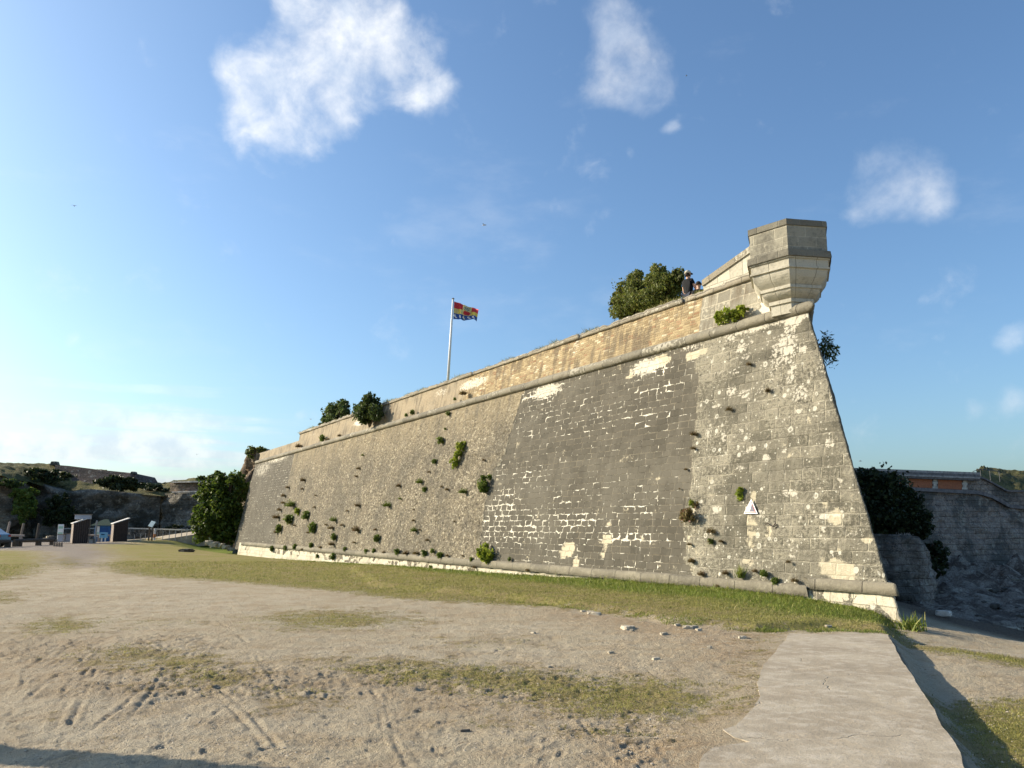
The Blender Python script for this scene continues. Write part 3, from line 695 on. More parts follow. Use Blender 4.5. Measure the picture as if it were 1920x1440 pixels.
# ------------------------------------------------------------------ the bastion
BA = empty('bastion', (7.9, 17.2, 0), 0, 'long battered stone fortress bastion with a sharp corner, cordon, ochre parapet and corner turret', 'fortress')
def bp(v): return np.asarray(v, float) - np.array([7.9, 17.2, 0])
U_END = 74.3
def legs(us, ss):
    """stations: list of (leg, t); leg 0 along dW from the salient (t = absolute u), leg 1 along gW"""
    return [(0, u) for u in us[::-1]] + [(1, s) for s in ss]
def station(st, z, out):
    c = corner(z, out); leg, t_ = st
    if leg == 0:
        uc = c @ dW; return c + dW * (max(t_, 0) - 0 * uc) * 1.0
    return c + gW * t_
def sweep(name, profile, us, ss, mat, parent=BA, smooth=False, jit=None, u_from=0.0, attrs_fn=None):
    """profile (out, z); us are distances from the salient corner along the lit face"""
    sts = [(0, u) for u in sorted(us, reverse=True)] + [(1, s) for s in ss]
    vs = []; uvs = []
    for leg, t_ in sts:
        acc = 0; po = None
        for k, (o, z) in enumerate(profile):
            dj = jit(leg, t_, k, o, z) if jit else (0, 0)
            c = corner(z, o + dj[0]); p = c + (dW if leg == 0 else gW) * t_
            vs.append((p[0], p[1], z + dj[1])); acc += 0 if po is None else math.hypot(o - po[0], z - po[1]); po = (o, z)
            uvs.append(((p @ dW) if leg == 0 else -t_ + 3, profile[0][1] + acc))
    f = gridfaces(len(sts), len(profile))[:, ::-1]
    return mesh(name, bp(vs), f, mat, parent, smooth, uv=uvs, attrs=attrs_fn(np.array(vs), np.array(uvs)) if attrs_fn else None)

# --- scarp with relief
ZB0 = -0.35
def wallmask(U_, V_, polys, soft=0.25):
    g = np.zeros(U_.shape)
    for pts, val in polys:
        q = [UV(onwall(x, y)) for x, y in pts]; g = np.maximum(g, val * sst(sd_poly(U_, V_, q), -soft, soft))
    return g
def wallblobs(U_, V_, bl):
    g = np.zeros(U_.shape)
    for x, y, rx, ry, val in bl:
        c = UV(onwall(x, y)); a = UV(onwall(x + rx, y)); b_ = UV(onwall(x, y + ry))
        ru = abs(a[0] - c[0]) + 1e-3; rv = abs(b_[1] - c[1]) + 1e-3
        g = np.maximum(g, val * sst(np.sqrt(((U_ - c[0]) / ru) ** 2 + ((V_ - c[1]) / rv) ** 2), 1.25, 0.35))
    return g
DARKP = [(987, 725), (1308, 638), (1309, 760), (1300, 850), (1297, 900), (1285, 960), (1284, 1010), (1290, 1060), (1313, 1110), (900, 1066), (903, 1000), (912, 940), (925, 885), (945, 855), (958, 815), (972, 765)]
LEFTP = [(430, 1040), (512, 1045), (520, 980), (535, 930), (553, 850), (470, 870)]
def build_scarp():
    nz = 170; zs = np.linspace(ZB0, Z_COR, nz)
    t_ = [0.0]; 
    while t_[-1] < U_END - 10.4: t_.append(t_[-1] + 0.055 + 0.0022 * t_[-1])
    t1 = np.array(t_)[::-1]; t2 = np.geomspace(0.06, 30, 60)
    C = np.array([corner(z, 0) for z in zs])                        # nz x 2
    # leg 0: keep columns vertical away from the salient so that courses stay level
    uc = C @ dW; ulo = uc.min(); cols = []
    X = np.zeros((nz, len(t1) + len(t2), 2)); Uc = np.zeros((nz, len(t1) + len(t2)))
    for j, t0 in enumerate(t1):
        w = t0 / t1[0]
        L = (U_END - uc) * w; X[:, j] = C + dW[None] * L[:, None]; Uc[:, j] = uc + L
    for j, s in enumerate(t2): X[:, len(t1) + j] = C + gW * s; Uc[:, len(t1) + j] = -s + 5
    Zc = np.repeat(zs[:, None], X.shape[1], 1); leg = np.concatenate([np.zeros(len(t1)), np.ones(len(t2))])[None].repeat(nz, 0)
    Uf, Vf = Uc.ravel(), Zc.ravel(); lf = leg.ravel()
    dark = wallmask(Uf, Vf, [(DARKP, 1)], 0.40); lef = wallmask(Uf, Vf, [(LEFTP, 1)], 0.3)
    u_rub0 = UV(onwall(955, 900))[0]
    rub = sst(Uf, 26.0, 27.2) * (1 - lef) * (1 - dark); rub = np.maximum(rub, sst(Vf, 6.3, 6.9) * 0)
    rub = np.where(Uf > 20, np.clip(sst(Uf, 23.5, 24.3), 0, 1) * (1 - lef) * (1 - dark), 0)
    dk = np.maximum(dark, lef); dk[lf > 0] = 0; rub[lf > 0] = 0
    jw = wallblobs(Uf, Vf, [(935, 970, 40, 75, 1), (1000, 990, 85, 45, .95), (1060, 980, 60, 40, .8), (1030, 1010, 50, 45, .75), (1000, 895, 60, 28, .75), (930, 885, 28, 30, 1.0), (1190, 1010, 85, 14, 1.15), (1120, 985, 90, 40, .6), (1180, 950, 90, 60, .45),
                               (1110, 790, 110, 50, .45), (1230, 790, 50, 40, .5), (1080, 910, 120, 60, .35), (1020, 735, 42, 20, 1.1), (1225, 690, 50, 22, 1.15), (1250, 725, 60, 14, .9), (1010, 780, 60, 50, .4), (1180, 760, 130, 40, .35),
                               (1100, 1060, 200, 30, .45), (1290, 1010, 12, 40, .9), (990, 1060, 90, 30, .4), (1300, 680, 14, 60, .5), (975, 740, 14, 40, .6)])
    jw = jw - 0.25 * sst(np.abs(Vf - 4.0), 1.4, 0.3) * (dark > 0.5)
    jw = np.maximum(jw, lef * (0.12 + 0.35 * pn(Uf * 0.6, Vf * 0.9)))
    wht = wallblobs(Uf, Vf, [(1025, 733, 34, 17, .8), (1212, 688, 36, 20, .9), (1478, 640, 24, 60, .62), (1455, 670, 14, 50, .55), (1490, 600, 26, 16, .8), (1430, 612, 40, 10, .6), (1300, 650, 30, 10, .5), (1395, 960, 6, 6, .3),
                               (1545, 968, 14, 9, .75), (1480, 925, 26, 10, .62), (1395, 740, 16, 12, .6), (1370, 733, 14, 14, .55), (1500, 740, 20, 26, .55), (1485, 700, 12, 30, .55), (1545, 690, 14, 26, .55), (520, 860, 30, 10, .6), (493, 880, 20, 20, .5)])
    cream = wallblobs(Uf, Vf, [(1570, 965, 26, 30, 1), (1555, 945, 22, 14, .9), (1570, 1060, 42, 34, 1), (1580, 1085, 30, 14, 1.1), (1625, 1012, 12, 7, 1.2), (1592, 995, 9, 6, 1), (1230, 680, 30, 14, .9), (1180, 700, 20, 10, .6), (1065, 1030, 18, 26, .85), (1085, 1050, 14, 22, .7),
                                (1138, 1020, 12, 44, .62), (1412, 940, 12, 26, .95), (1405, 1010, 17, 60, .60), (1440, 995, 8, 24, .6), (1295, 980, 8, 50, .5), (1310, 660, 24, 12, .7), (1350, 612, 90, 9, .45)])
    zone = (Uf < UV(onwall(1325, 800))[0]) & (dark < .3)
    for _ in range(70):
        x = rng.uniform(1325, 1600); y = 590 + (rng.uniform(0, 1) ** 1.8) * 500
        if x > 1520 + (y - 600) * .3: continue
        wht = np.maximum(wht, zone * wallblobs(Uf, Vf, [(x, y, rng.uniform(5, 16), rng.uniform(4, 13), rng.uniform(.40, .70))]))
    wht = np.maximum(wht, wallblobs(Uf, Vf, [(1430, 612, 110, 9, .62), (1500, 592, 30, 14, .8), (1250, 655, 60, 8, .5)]))
    for a in (jw, wht, cream): a[lf > 0] = 0
    d = 0.030 * fbm(Uf * 0.35, Vf * 0.5, 3) + 0.03 * rub * fbm(Uf * 2.6, Vf * 3.2, 3, 0.6) + 0.012 * (1 - rub) * (1 - dk) * fbm(Uf * 3.0, Vf * 3.0, 3, 0.6) - 0.02 * cream
    d += 0.02 * (1 - dk) * sst(np.abs(Uf), 0, 1)
    d *= sst(Vf, Z_COR, Z_COR - 0.2)
    # broken arris
    ar = np.where(lf == 0, Uf - np.repeat(uc[:, None], X.shape[1], 1).ravel(), 5 - Uf)
    chip = sst(ar, 0.25, 0.0) * (0.030 + 0.05 * np.abs(fbm(Vf * 1.9, Vf * 0 + 3.3, 4, 0.6)))
    nv = np.where(lf[:, None] > 0, mW[None], nW[None]); inn = -(nW + mW) / np.linalg.norm(nW + mW)
    X = X.reshape(-1, 2) + nv * d[:, None] + inn[None] * chip[:, None]
    # crack beside the dark patch
    cr = [UV(onwall(*q)) for q in ((907, 900), (903, 925), (906, 950), (899, 985), (904, 1000), (905, 1040), (901, 1060))]
    dd = d_line(Uf, Vf, cr); X += -nW[None] * (0.05 * np.exp(-(dd / 0.05) ** 2) * (lf == 0))[:, None]
    o = mesh('rampart_face', bp(np.column_stack([X, Vf])), gridfaces(nz, len(t1) + len(t2)), M_WALL, BA, True,
             attrs=dict(rub=rub, dark=dk, jw=jw, wht=wht, cream=cream), uv=np.column_stack([Uf, Vf]))
    return o
build_scarp()

us_f = [0.0]
while us_f[-1] < 62: us_f.append(us_f[-1] + 0.09 + 0.003 * us_f[-1])
U0c = float(corner(Z_COR, 0) @ dW)
LEN = U_END - U0c
us_c = [u for u in us_f if u < LEN] + [LEN]; ss_c = list(np.geomspace(0.1, 28, 24))
# cordon: half-round moulding in blocks
def jc(leg, t_, k, o, z):
    blk = math.floor(t_ / 1.15 + 0.3 * leg); fr = (t_ / 1.15) % 1
    jnt = 0.014 * math.exp(-(min(fr, 1 - fr) / 0.03) ** 2)
    h = math.sin(blk * 12.9898) * 43758.5453; h -= math.floor(h)
    nz_ = float(fbm(np.array(t_ * 2.1), np.array(k * 0.35), 3)) * 0.014
    return ((h - 0.5) * 0.02 + nz_ - jnt, (h - 0.5) * 0.014)
prof = [(-0.05, Z_COR - 0.03)] + [(-0.02 + 0.19 * math.cos(a), Z_COR + 0.13 + 0.165 * math.sin(a)) for a in np.linspace(-math.pi / 2 + 0.1, math.pi / 2 - 0.1, 10)] + [(-0.30, Z_COR + 0.34)]
sweep('cordon', prof, us_c, ss_c, M_CORDON, smooth=True, jit=jc)
# ledge near the foot of the wall (two runs: the nearer one sits a little proud)
U0l = float(corner(0.3, 0) @ dW); stepu = UV(onwall(1503, 1105))[0] - U0l
def jl(leg, t_, k, o, z):
    nz_ = float(fbm(np.array(t_ * 1.7 + k), np.array(k * 0.7), 3)); return (nz_ * 0.015 if 0 < k < 4 else 0, nz_ * 0.012)
z_far0 = -1.60 + EYE
sweep('ledge', [(-0.10, z_far0 + 0.30), (0.075, z_far0 + 0.25), (0.10, z_far0 + 0.235), (0.10, z_far0), (-0.15, z_far0 - 0.01)], [u for u in us_c if stepu < u < LEN + 3] , [], M_LEDGE, jit=jl)
zn = EYE - 1.42
sweep('ledge', [(-0.15, zn + 0.26), (0.07, zn + 0.245), (0.105, zn + 0.225), (0.105, zn), (-0.12, zn - 0.012)], [u for u in us_c if u < stepu + 0.02], [0.3, 1, 3, 8, 20], M_LEDGE, jit=jl)
# plinth of pale blocks under the ledge
def jp(leg, t_, k, o, z):
    nz_ = float(fbm(np.array(t_ * 1.9), np.array(z * 2.2 + 5), 4, 0.6)); return (nz_ * 0.05, 0)
pz = list(np.linspace(zn + 0.02, -0.95, 14))
sweep('plinth', [(0.02 + 0.03 * i / 13, z) for i, z in enumerate(pz)], us_c + [LEN + 0.8], [0.2, 0.5, 1, 2, 4, 8, 16], M_PLINTH, jit=jp, smooth=True)

# parapet
ZP0, ZP1 = Z_COR + 0.26, 7.02 + EYE
OUTP = -0.12
UP_END = 61.0
def up(px): return UV(onvert(px, 600, K_TOP + OUTP))[0] - U0c      # distance from salient at a picture column
def vpx(x, y): P = onvert(x, y, K_TOP + OUTP); return UV(P)
def pat(vs, uvs):
    u = uvs[:, 0]; v = uvs[:, 1]
    ub = vpx(1306, 600)[0]; brick = sst(u, ub - 0.1, ub + 0.1) * sst(u, 36, 31) * 1.0
    brick = np.maximum(brick, 0.35 * sst(u, ub - 0.1, ub + 0.1)); grey = sst(u, ub + 0.12, ub - 0.12)
    w = np.zeros(len(u))
    for x, y, rx, ry, val in ((1440, 570, 30, 40, .9), (1420, 540, 16, 30, .8), (880, 718, 45, 16, .62), (1330, 540, 30, 8, .5), (672, 790, 20, 10, .8), (820, 735, 20, 12, .5), (1070, 650, 10, 30, .5), (580, 815, 14, 8, .4)):
        c = vpx(x, y); a = vpx(x + rx, y); b_ = vpx(x, y + ry)
        w = np.maximum(w, val * sst(np.hypot((u - c[0]) / (abs(a[0] - c[0])), (v - c[1]) / abs(b_[1] - c[1])), 1.2, 0.4))
    return dict(brick=brick, grey=grey, wht=w)
def jpar(leg, t_, k, o, z): return (0.02 * float(fbm(np.array(t_ * 1.3), np.array(z * 2.0), 4, 0.6)) if k > 0 else 0, 0)
ppz = list(np.linspace(ZP0 - 0.06, ZP1 + 0.02, 14))
sweep('parapet', [(OUTP, z) for z in ppz], [u for u in us_c if u <= UP_END - U0c] + [UP_END - U0c], [1, 4, 10, 20, 28], M_PARAPET, jit=jpar, attrs_fn=pat)
zlow = EYE + 6.52
mlow = sweep('parapet', [(OUTP - 0.03, z) for z in np.linspace(ZP0 - 0.06, zlow, 6)] + [(OUTP - 0.5, zlow + 0.02)], [u for u in us_c if UP_END - U0c < u] + [UP_END - U0c], [], M_PARAPET, jit=jpar, attrs_fn=pat)
mlow['label'] = 'lower plain end of the parapet'
# coping with broken top
ub0 = UV(onvert(1299, 540, K_TOP))[0] - U0c
def jcop(leg, t_, k, o, z):
    L_ = 1.25; blk = math.floor(t_ / L_); fr = (t_ / L_) % 1; h = math.sin(blk * 78.233 + 1) * 43758.5453; h -= math.floor(h)
    jn = 0.02 * math.exp(-(min(fr, 1 - fr) / 0.035) ** 2)
    nz_ = float(fbm(np.array(t_ * 1.9 + 40), np.array(k * 0.4), 4, 0.6))
    gap = 0.10 * math.exp(-((t_ - ub0) / 0.09) ** 2) if leg == 0 else 0
    return (-jn * 1.2 + nz_ * 0.018 + (h - .5) * 0.03 - gap, (0.0 if k < 2 else (h - 0.5) * 0.05 + nz_ * 0.035 - jn * 2))
sweep('coping', [(OUTP - 0.10, ZP1 - 0.005), (OUTP + 0.075, ZP1), (OUTP + 0.085, ZP1 + 0.10), (OUTP + 0.05, ZP1 + 0.19), (OUTP - 0.30, ZP1 + 0.21), (OUTP - 0.62, ZP1 + 0.12)],
      [u for u in us_c if u <= UP_END - U0c] + [UP_END - U0c + 0.1], [2, 8, 20, 28], M_COPING, jit=jcop)
# end return of the high parapet
e0 = corner(ZP1, OUTP) + dW * (UP_END - U0c)
mb = MB(); q = [e0, e0 - nW * 1.0, e0 - nW * 1.0 - dW * 0.3, e0 - dW * 0.3]; mb.prism([bp((a[0], a[1], 0))[:2] for a in q], ZP0, ZP1 + 0.19); mb.build('parapet', M_COPING, BA)
# earth fill on top and the far end face
def fill():
    z = ZP1 + 0.10; a = corner(ZP1, OUTP - 0.35)
    b = corner(ZP1, OUTP - 0.55) + dW * (UP_END - U0c - 0.2); c = corner(ZP1, OUTP - 0.35) + gW * 28
    A = np.array(a); n = 60; vs = []
    for i in range(n + 1):
        s = (i / n) ** 1.5; p = A + (b - A) * s; q_ = A + (c - A) * s
        for j in range(13):
            w = j / 12; x = p * (1 - w) + q_ * w; vs.append((x[0], x[1], z + 0.06 * float(fbm(np.array(x[0] * .7), np.array(x[1] * .7), 3)) + 0.25 * math.sin(w * math.pi) * min(1, i / 10)))
    mesh('earth_fill', bp(vs), gridfaces(n + 1, 13)[:, ::-1], M_GROUND, BA, True, attrs=dict(grass=np.ones(len(vs)), dirt=np.zeros(len(vs)), gravel=np.zeros(len(vs)), green=np.full(len(vs), .3)))
fill()
# far end return (seen as the left edge)
eb = [corner(z, 0) for z in (ZB0, Z_COR)]
def endwall():
    vs = []; zz = np.linspace(ZB0 - .4, EYE + 6.5, 20)
    for z in zz:
        c = corner(min(z, Z_COR), 0); base = c + dW * (U_END - c @ dW)
        for j in range(10): p = base + (-nW + dW * 0.25) * (j * 1.2); vs.append((p[0], p[1], z))
    mesh('rampart_end_face', bp(vs), gridfaces(20, 10), M_LEDGE, BA, uv=[(v[0] + v[1], v[2]) for v in vs])
endwall()
# raised ramp of the parapet climbing to the turret
K_R = K_TOP - 0.55
ra = onvert(1318, 527, K_R); rb_ = onvert(1418, 456, K_R); rc_ = onvert(1418, 512, K_R); rd = onvert(1318, 534, K_R)
def rampwall():
    mb = MB(); off = np.array([-nW[0], -nW[1], 0]) * 0.45
    P4 = [np.array([ra[0], ra[1], ra[2]]), np.array([rb_[0], rb_[1], rb_[2]]), np.array([rb_[0], rb_[1], ZP1 - 0.1]), np.array([ra[0], ra[1], ZP1 - 0.1])]
    for s, nm, mt in ((0, 'ramp_parapet', M_CORBEL), (1, 'ramp_coping', M_COPING)):
        mb = MB()
        if s == 0: f4 = [bp(p) for p in P4]; b4 = [bp(p + off) for p in P4]
        else:
            o2 = np.array([nW[0], nW[1], 0]) * 0.05; dn = np.array([0, 0, -0.17]); up_ = np.array([0, 0, 0.02])
            f4 = [bp(P4[0] + o2 + up_), bp(P4[1] + o2 + up_), bp(P4[1] + o2 + dn), bp(P4[0] + o2 + dn)]; b4 = [p + off - 2 * o2 for p in f4]
        mb.add(f4 + b4, [(0, 1, 2, 3), (7, 6, 5, 4), (0, 4, 5, 1), (1, 5, 6, 2), (2, 6, 7, 3), (3, 7, 4, 0)]); o = mb.build(nm, mt, BA)
        l = o.data.uv_layers.new(name='UVMap')
        for lp in o.data.loops: c = o.data.vertices[lp.vertex_index].co; l.data[lp.index].uv = (c.x * dW[0] + c.y * dW[1], c.z)
rampwall()

# ------------------------------------------------------------------ corner turret
def turret():
    r = wray(1474, 410); Y0 = 20.0; P0 = CAMP + r * Y0 / r[1]; ztop = P0[2]
    def zfy(y): rr = wray(1477, y); return EYE + rr[2] / rr[1] * Y0
    th = R(19.5); R0 = 1.13; C = P0[:2] + np.array([math.sin(th), math.cos(th)]) * R0
    root = empty('watch_turret', bp((C[0], C[1], 0)), 0, parent=BA)
    def hexa(rr, k=6, rot=0):
        out = []
        for i in range(6):
            a = th + math.pi + i * math.pi / 3; out.append(np.array([math.sin(a), math.cos(a)]) * rr)
        return out
    def stack(name, levels, mat, cap_top=True, cap_bot=True, parent=root):
        """levels (radius, z); each side its own verts for clean edges"""
        vs = []; fs = []; uvs = []; nseg = 8
        rows = []
        for li, (rr, z) in enumerate(levels):
            hx = hexa(rr); row = []
            for i in range(6):
                a, b = hx[i], hx[(i + 1) % 6]
                for s in range(nseg + 1):
                    p = a + (b - a) * s / nseg; 
                    w = 0.009 * float(fbm(np.array(p[0] * 4 + i), np.array(z * 4), 4, .65))
                    q = p * (1 + w); row.append(len(vs)); vs.append((q[0], q[1], z)); uvs.append((i * R0 + (s / nseg) * R0 + .13, z + li * 0.001))
            rows.append(row)
        for li in range(len(levels) - 1):
            for i in range(6):
                for s in range(nseg):
                    k = i * (nseg + 1) + s; fs.append((rows[li][k], rows[li + 1][k], rows[li + 1][k + 1], rows[li][k + 1]))
        for row, on in ((rows[0], cap_top), (rows[-1], cap_bot)):
            if on: fs.append([row[i * (nseg + 1)] for i in range(6)])
        me = bpy.data.meshes.new(name); me.from_pydata(vs, [], fs)
        l = me.uv_layers.new(name='UVMap')
        for lp in me.loops: l.data[lp.index].uv = uvs[lp.vertex_index]
        bm = bmesh.new(); bm.from_mesh(me); bmesh.ops.recalc_face_normals(bm, faces=bm.faces); bm.to_mesh(me); bm.free()
        me.materials.append(mat); o = bpy.data.objects.new(name, me); COL.objects.link(o); o.parent = parent; return o
    z1, z2, z3, z4 = zfy(421), zfy(466), zfy(480), zfy(497)
    z5, z6, z7, z8 = zfy(527), zfy(533), zfy(549), zfy(556)
    stack('cap_band', [(R0 + .03, ztop), (R0 + .035, z1)], M_BAND)
    stack('turret_wall', [(R0, z) for z in np.linspace(z1 + .01, z2 - .02, 8)], M_TURRET)
    stack('cornice', [(R0 + .005, z2 + .01), (R0 + .085, z2 - .02), (R0 + .10, z3 + .03), (R0 + .10, z3)], M_BAND)
    lv = [(R0 + .045, z3 - .003), (R0 + .045, z3 - .04), (R0 + .0, z3 - .045), (R0 + .0, z4 + .012), (R0 + .035, z4 + .005), (R0 + .035, z4 - .045)]
    n = 6
    for i in range(n + 1):
        a = i / n; lv.append((R0 * (.975 - .215 * a ** 1.8), z4 - .06 - (z4 - .06 - z5) * a))
    lv += [(R0 * .80, z5 - .004), (R0 * .80, z6), (R0 * .76, z6 - .012)]
    for i in range(1, n + 1):
        a = i / n; lv.append((R0 * (.755 - .22 * a ** 1.8), z6 - .02 - (z6 - .02 - z7) * a))
    lv += [(R0 * .58, z7 - .004), (R0 * .58, z8), (R0 * .53, z8 - .012), (R0 * .53, Z_COR + .05)]
    stack('corbel', lv, M_CORBEL)
    # masonry that ties the turret into the parapet behind
    mb = MB(); pc = [C - nW * .1, C + dW * 2.2 - nW * .2, C + dW * 2.2 - nW * 1.4 + dW * 0, C - nW * 1.6]
    base_ = corner(Z_COR, OUTP + .01)
    q = [base_ + dW * .5, base_ + dW * 3.2, base_ + dW * 3.2 - nW * .5, base_ + dW * 1.2 - nW * .5]
    return C, ztop, z2
TC, TZT, TZ2 = turret()

# ------------------------------------------------------------------ warning sign
def sign():
    apex, bl_, br = (1409, 936), (1395, 963.5), (1421, 963.5)
    P = [onwall(*q, 0.06) for q in (apex, bl_, br)]; c = sum(P) / 3
    root = empty('warning_sign', c, 0, 'white triangular warning sign with a dark wedge symbol, fixed to the rampart', 'sign')
    nrm3 = np.cross(P[1] - P[0], P[2] - P[0]); nrm3 /= np.linalg.norm(nrm3)
    if nrm3 @ (CAMP - c) < 0: nrm3 = -nrm3
    def tri(name, sc, h0, h1, mat, pts=None, parent=root):
        pts = pts or P; q = [(p - c) * sc for p in pts]; mb = MB(); f = [a + nrm3 * h1 for a in q]; b = [a + nrm3 * h0 for a in q]; n = len(q)
        mb.add(f + b, [tuple(range(n)), tuple(range(2 * n - 1, n - 1, -1))] + [(i, n + i, n + (i + 1) % n, (i + 1) % n) for i in range(n)]); return mb.build(name, mat, parent)
    W = m_simple('sign_white', (0.80, 0.80, 0.80), 0.4); Rd = m_simple('sign_red', (0.50, 0.09, 0.08), 0.5); K = m_simple('sign_dark', (0.06, 0.06, 0.10), 0.5)
    tri('panel', 1.0, 0, .012, W); tri('red_border', .84, .013, .017, Rd); tri('white_field', .67, .018, .021, W)
    A, Bl, Br = P; mid = lambda s, t_: A + (Bl - A) * s + (Br - A) * t_
    wedge = [mid(.12, .26), mid(.40, .38), mid(.14, .66)]
    q = [onwall(1410.5, 944.5, 0.06), onwall(1406.6, 959.8, 0.06), onwall(1416.2, 959.8, 0.06)]
    tri('pictogram', 1.0, .022, .025, K, q)
sign()
# iron ring stub and dark graffiti line on wall kept as a small rusty bracket
def bracket():
    c = onwall(1446, 985, 0.05); mb = MB(); e = lambda a, b: tuple(np.array([-dW[0], -dW[1], 0]) * a + np.array([0, 0, b]))
    mb.tube([e(-.18, .02), e(-.10, .06), e(-.03, 0), e(.06, -.03), e(.13, .05), e(.20, -.02), e(.12, -.07)], .012, 6)
    o = mb.build('iron_bracket', m_simple('rusty_iron', (0.05, 0.035, 0.03), .7)); o.location = c
    tag(o, 'bent thin dark iron cramp on the rampart just below and right of the warning sign', 'bracket')
bracket()

# ------------------------------------------------------------------ plants on the wall
def tuft_mesh(name, kind, leafm):
    """unit tuft of radius about 0.5"""
    if kind == 'leafy':
        pts = np.concatenate([blobpts((0, 0, 0), (0.38, 0.38, 0.38), 340, 0.1, 0.26, 16), np.clip(rng.normal(size=(130, 3)), -1.6, 1.6) * .2]); v, f = leaves(pts, 0.12)
    elif kind == 'spiky':
        n = 220; d = rng.normal(size=(n, 3)); d[:, 2] = np.abs(d[:, 2]) * .8; d /= np.linalg.norm(d, axis=1)[:, None]; L = rng.uniform(.25, .62, n)[:, None]
        s = np.cross(d, rng.normal(size=(n, 3))); s /= np.linalg.norm(s, axis=1)[:, None]; s *= .022
        v = np.stack([-s, s, d * L + s * .3, d * L - s * .3], 1).reshape(-1, 3); f = np.arange(n * 4).reshape(-1, 4)
        p2 = d * L * rng.uniform(.5, 1, n)[:, None]; v2, f2 = leaves(p2, .07); f = np.concatenate([f, f2 + len(v)]); v = np.concatenate([v, v2])
    else:
        n = 120; d = rng.normal(size=(n, 3)) * [.35, .35, .2]; d[:, 2] += 1; d /= np.linalg.norm(d, axis=1)[:, None]; L = rng.uniform(.4, 1.0, n)[:, None]
        s = np.cross(d, rng.normal(size=(n, 3))); s /= np.linalg.norm(s, axis=1)[:, None]; s *= .03; b = rng.normal(size=(n, 3)) * [.12, .12, .02]
        v = np.stack([b - s, b + s, b + d * L + s * .1, b + d * L - s * .1], 1).reshape(-1, 3); v[:, 2] -= .3; f = np.arange(n * 4).reshape(-1, 4)
    me = mesh(name, v, f, leafm); m_ = me.data; bpy.data.objects.remove(me); return m_
TUFT = {'y': [tuft_mesh('wall_weed', 'leafy', L_BRIGHT) for _ in range(2)], 'g': [tuft_mesh('wall_weed', 'leafy', L_GREEN) for _ in range(3)],
        'd': [tuft_mesh('wall_weed', 'spiky', L_GREEN) for _ in range(2)], 'b': [tuft_mesh('dry_weed', 'spiky', L_BROWN) for _ in range(3)], 't': [tuft_mesh('grass_tuft', 'grass', L_GRASSG) for _ in range(2)]}
def wp(px, py, dpx, kind, label, group, onp='wall', name=None, sx=1.0):
    P = onwall(px, py, 0.06) if onp == 'wall' else onvert(px, py, onp)
    dist = np.linalg.norm(P - CAMP); s = dpx / F * dist * (1.12 if kind in 'yg' else 1.25)
    if onp == 'wall': P = P + np.array([nW[0], nW[1], 0]) * s * .18
    me = random.choice(TUFT[kind]); nm = {'y': 'wall_weed', 'g': 'wall_weed', 'd': 'wall_weed', 'b': 'dry_weed', 't': 'grass_tuft'}[kind]
    o = bpy.data.objects.new(name or nm, me); COL.objects.link(o); o.location = P; o.scale = (s * sx, s * sx * .85, s); o.rotation_euler = (0, 0, random.uniform(0, 6.28))
    return tag(o, label, 'plant', group)
ZA = lambda x, y: (420 + x / 3.79, 720 + y / 3.79)
ZBx = lambda x, y: (880 + x / 3.064, 640 + y / 3.064)
ZCx = lambda x, y: (1260 + x / 2.322, 560 + y / 2.322)
GL = dict(b='small brown dry weed rooted in the rubble stretch of the rampart', g='small green leafy weed rooted in the rubble stretch of the rampart',
          d='small dark spiky weed rooted in the rubble stretch of the rampart', t='grass tuft in the rubble stretch of the rampart')
GG = dict(b='dry weeds on the rubble stretch', g='green weeds on the rubble stretch', d='dark spiky weeds on the rubble stretch', t='grass tufts on the rubble stretch')
A_ = [(570, 690, 40, 'b'), (430, 800, 35, 'b'), (425, 850, 30, 'b'), (770, 1030, 45, 'b'), (845, 1008, 30, 'b'), (960, 870, 45, 'b'),
      (960, 605, 30, 'b'), (945, 660, 25, 'b'), (1590, 755, 30, 'b'), (1250, 730, 40, 'b'), (1255, 820, 25, 'd'), (1360, 1048, 50, 'd'), (1450, 1115, 30, 'b'), (775, 1145, 45, 'b'),
      (625, 1145, 40, 'g'), (512, 1155, 40, 'g'), (445, 1168, 40, 'g'), (865, 1175, 35, 'g'), (1018, 1190, 35, 'g'), (1070, 1185, 35, 'g'), (1240, 1195, 50, 'g'), (1300, 1210, 45, 'b'), (1375, 1210, 45, 'b'), (1432, 1205, 50, 'g'),
      (1490, 1185, 40, 'g'), (1590, 1225, 30, 'b'), (1765, 1245, 35, 'g'), (1785, 1308, 30, 'b'), (785, 1225, 50, 'g'), (670, 1225, 30, 'g'), (1470, 1300, 30, 'g'), (1575, 318, 20, 'g'), (350, 1170, 40, 'g'),
      (1350, 975, 25, 'b'), (560, 750, 22, 'b'), (645, 880, 22, 'b'), (560, 1290 - 110, 24, 'b'), (930, 1130, 22, 'b'), (1640, 1040 - 60, 18, 'b'), (1080, 1040, 26, 'b'), (880, 905, 20, 'b'), (730, 1005, 24, 'b'), (1550, 735, 24, 'b'), (1460, 630, 24, 'b'), (1850, 545, 26, 'b'), (460, 740, 30, 'b'), (400, 900, 34, 'b'), (375, 1060, 34, 'b'), (1700, 1225, 20, 'b'), (1350, 895, 18, 'b'), (990, 510, 22, 'd'), (655, 795, 18, 'b'),
      (690, 1165, 26, 'b'), (1140, 1200, 26, 'b'), (1395, 1040, 20, 'b'), (600, 1060, 24, 'b'), (505, 1010, 22, 'b')]
for x, y, s_, k in A_: wp(*ZA(x, y), s_ / 3.79, k, GL[k], GG[k])
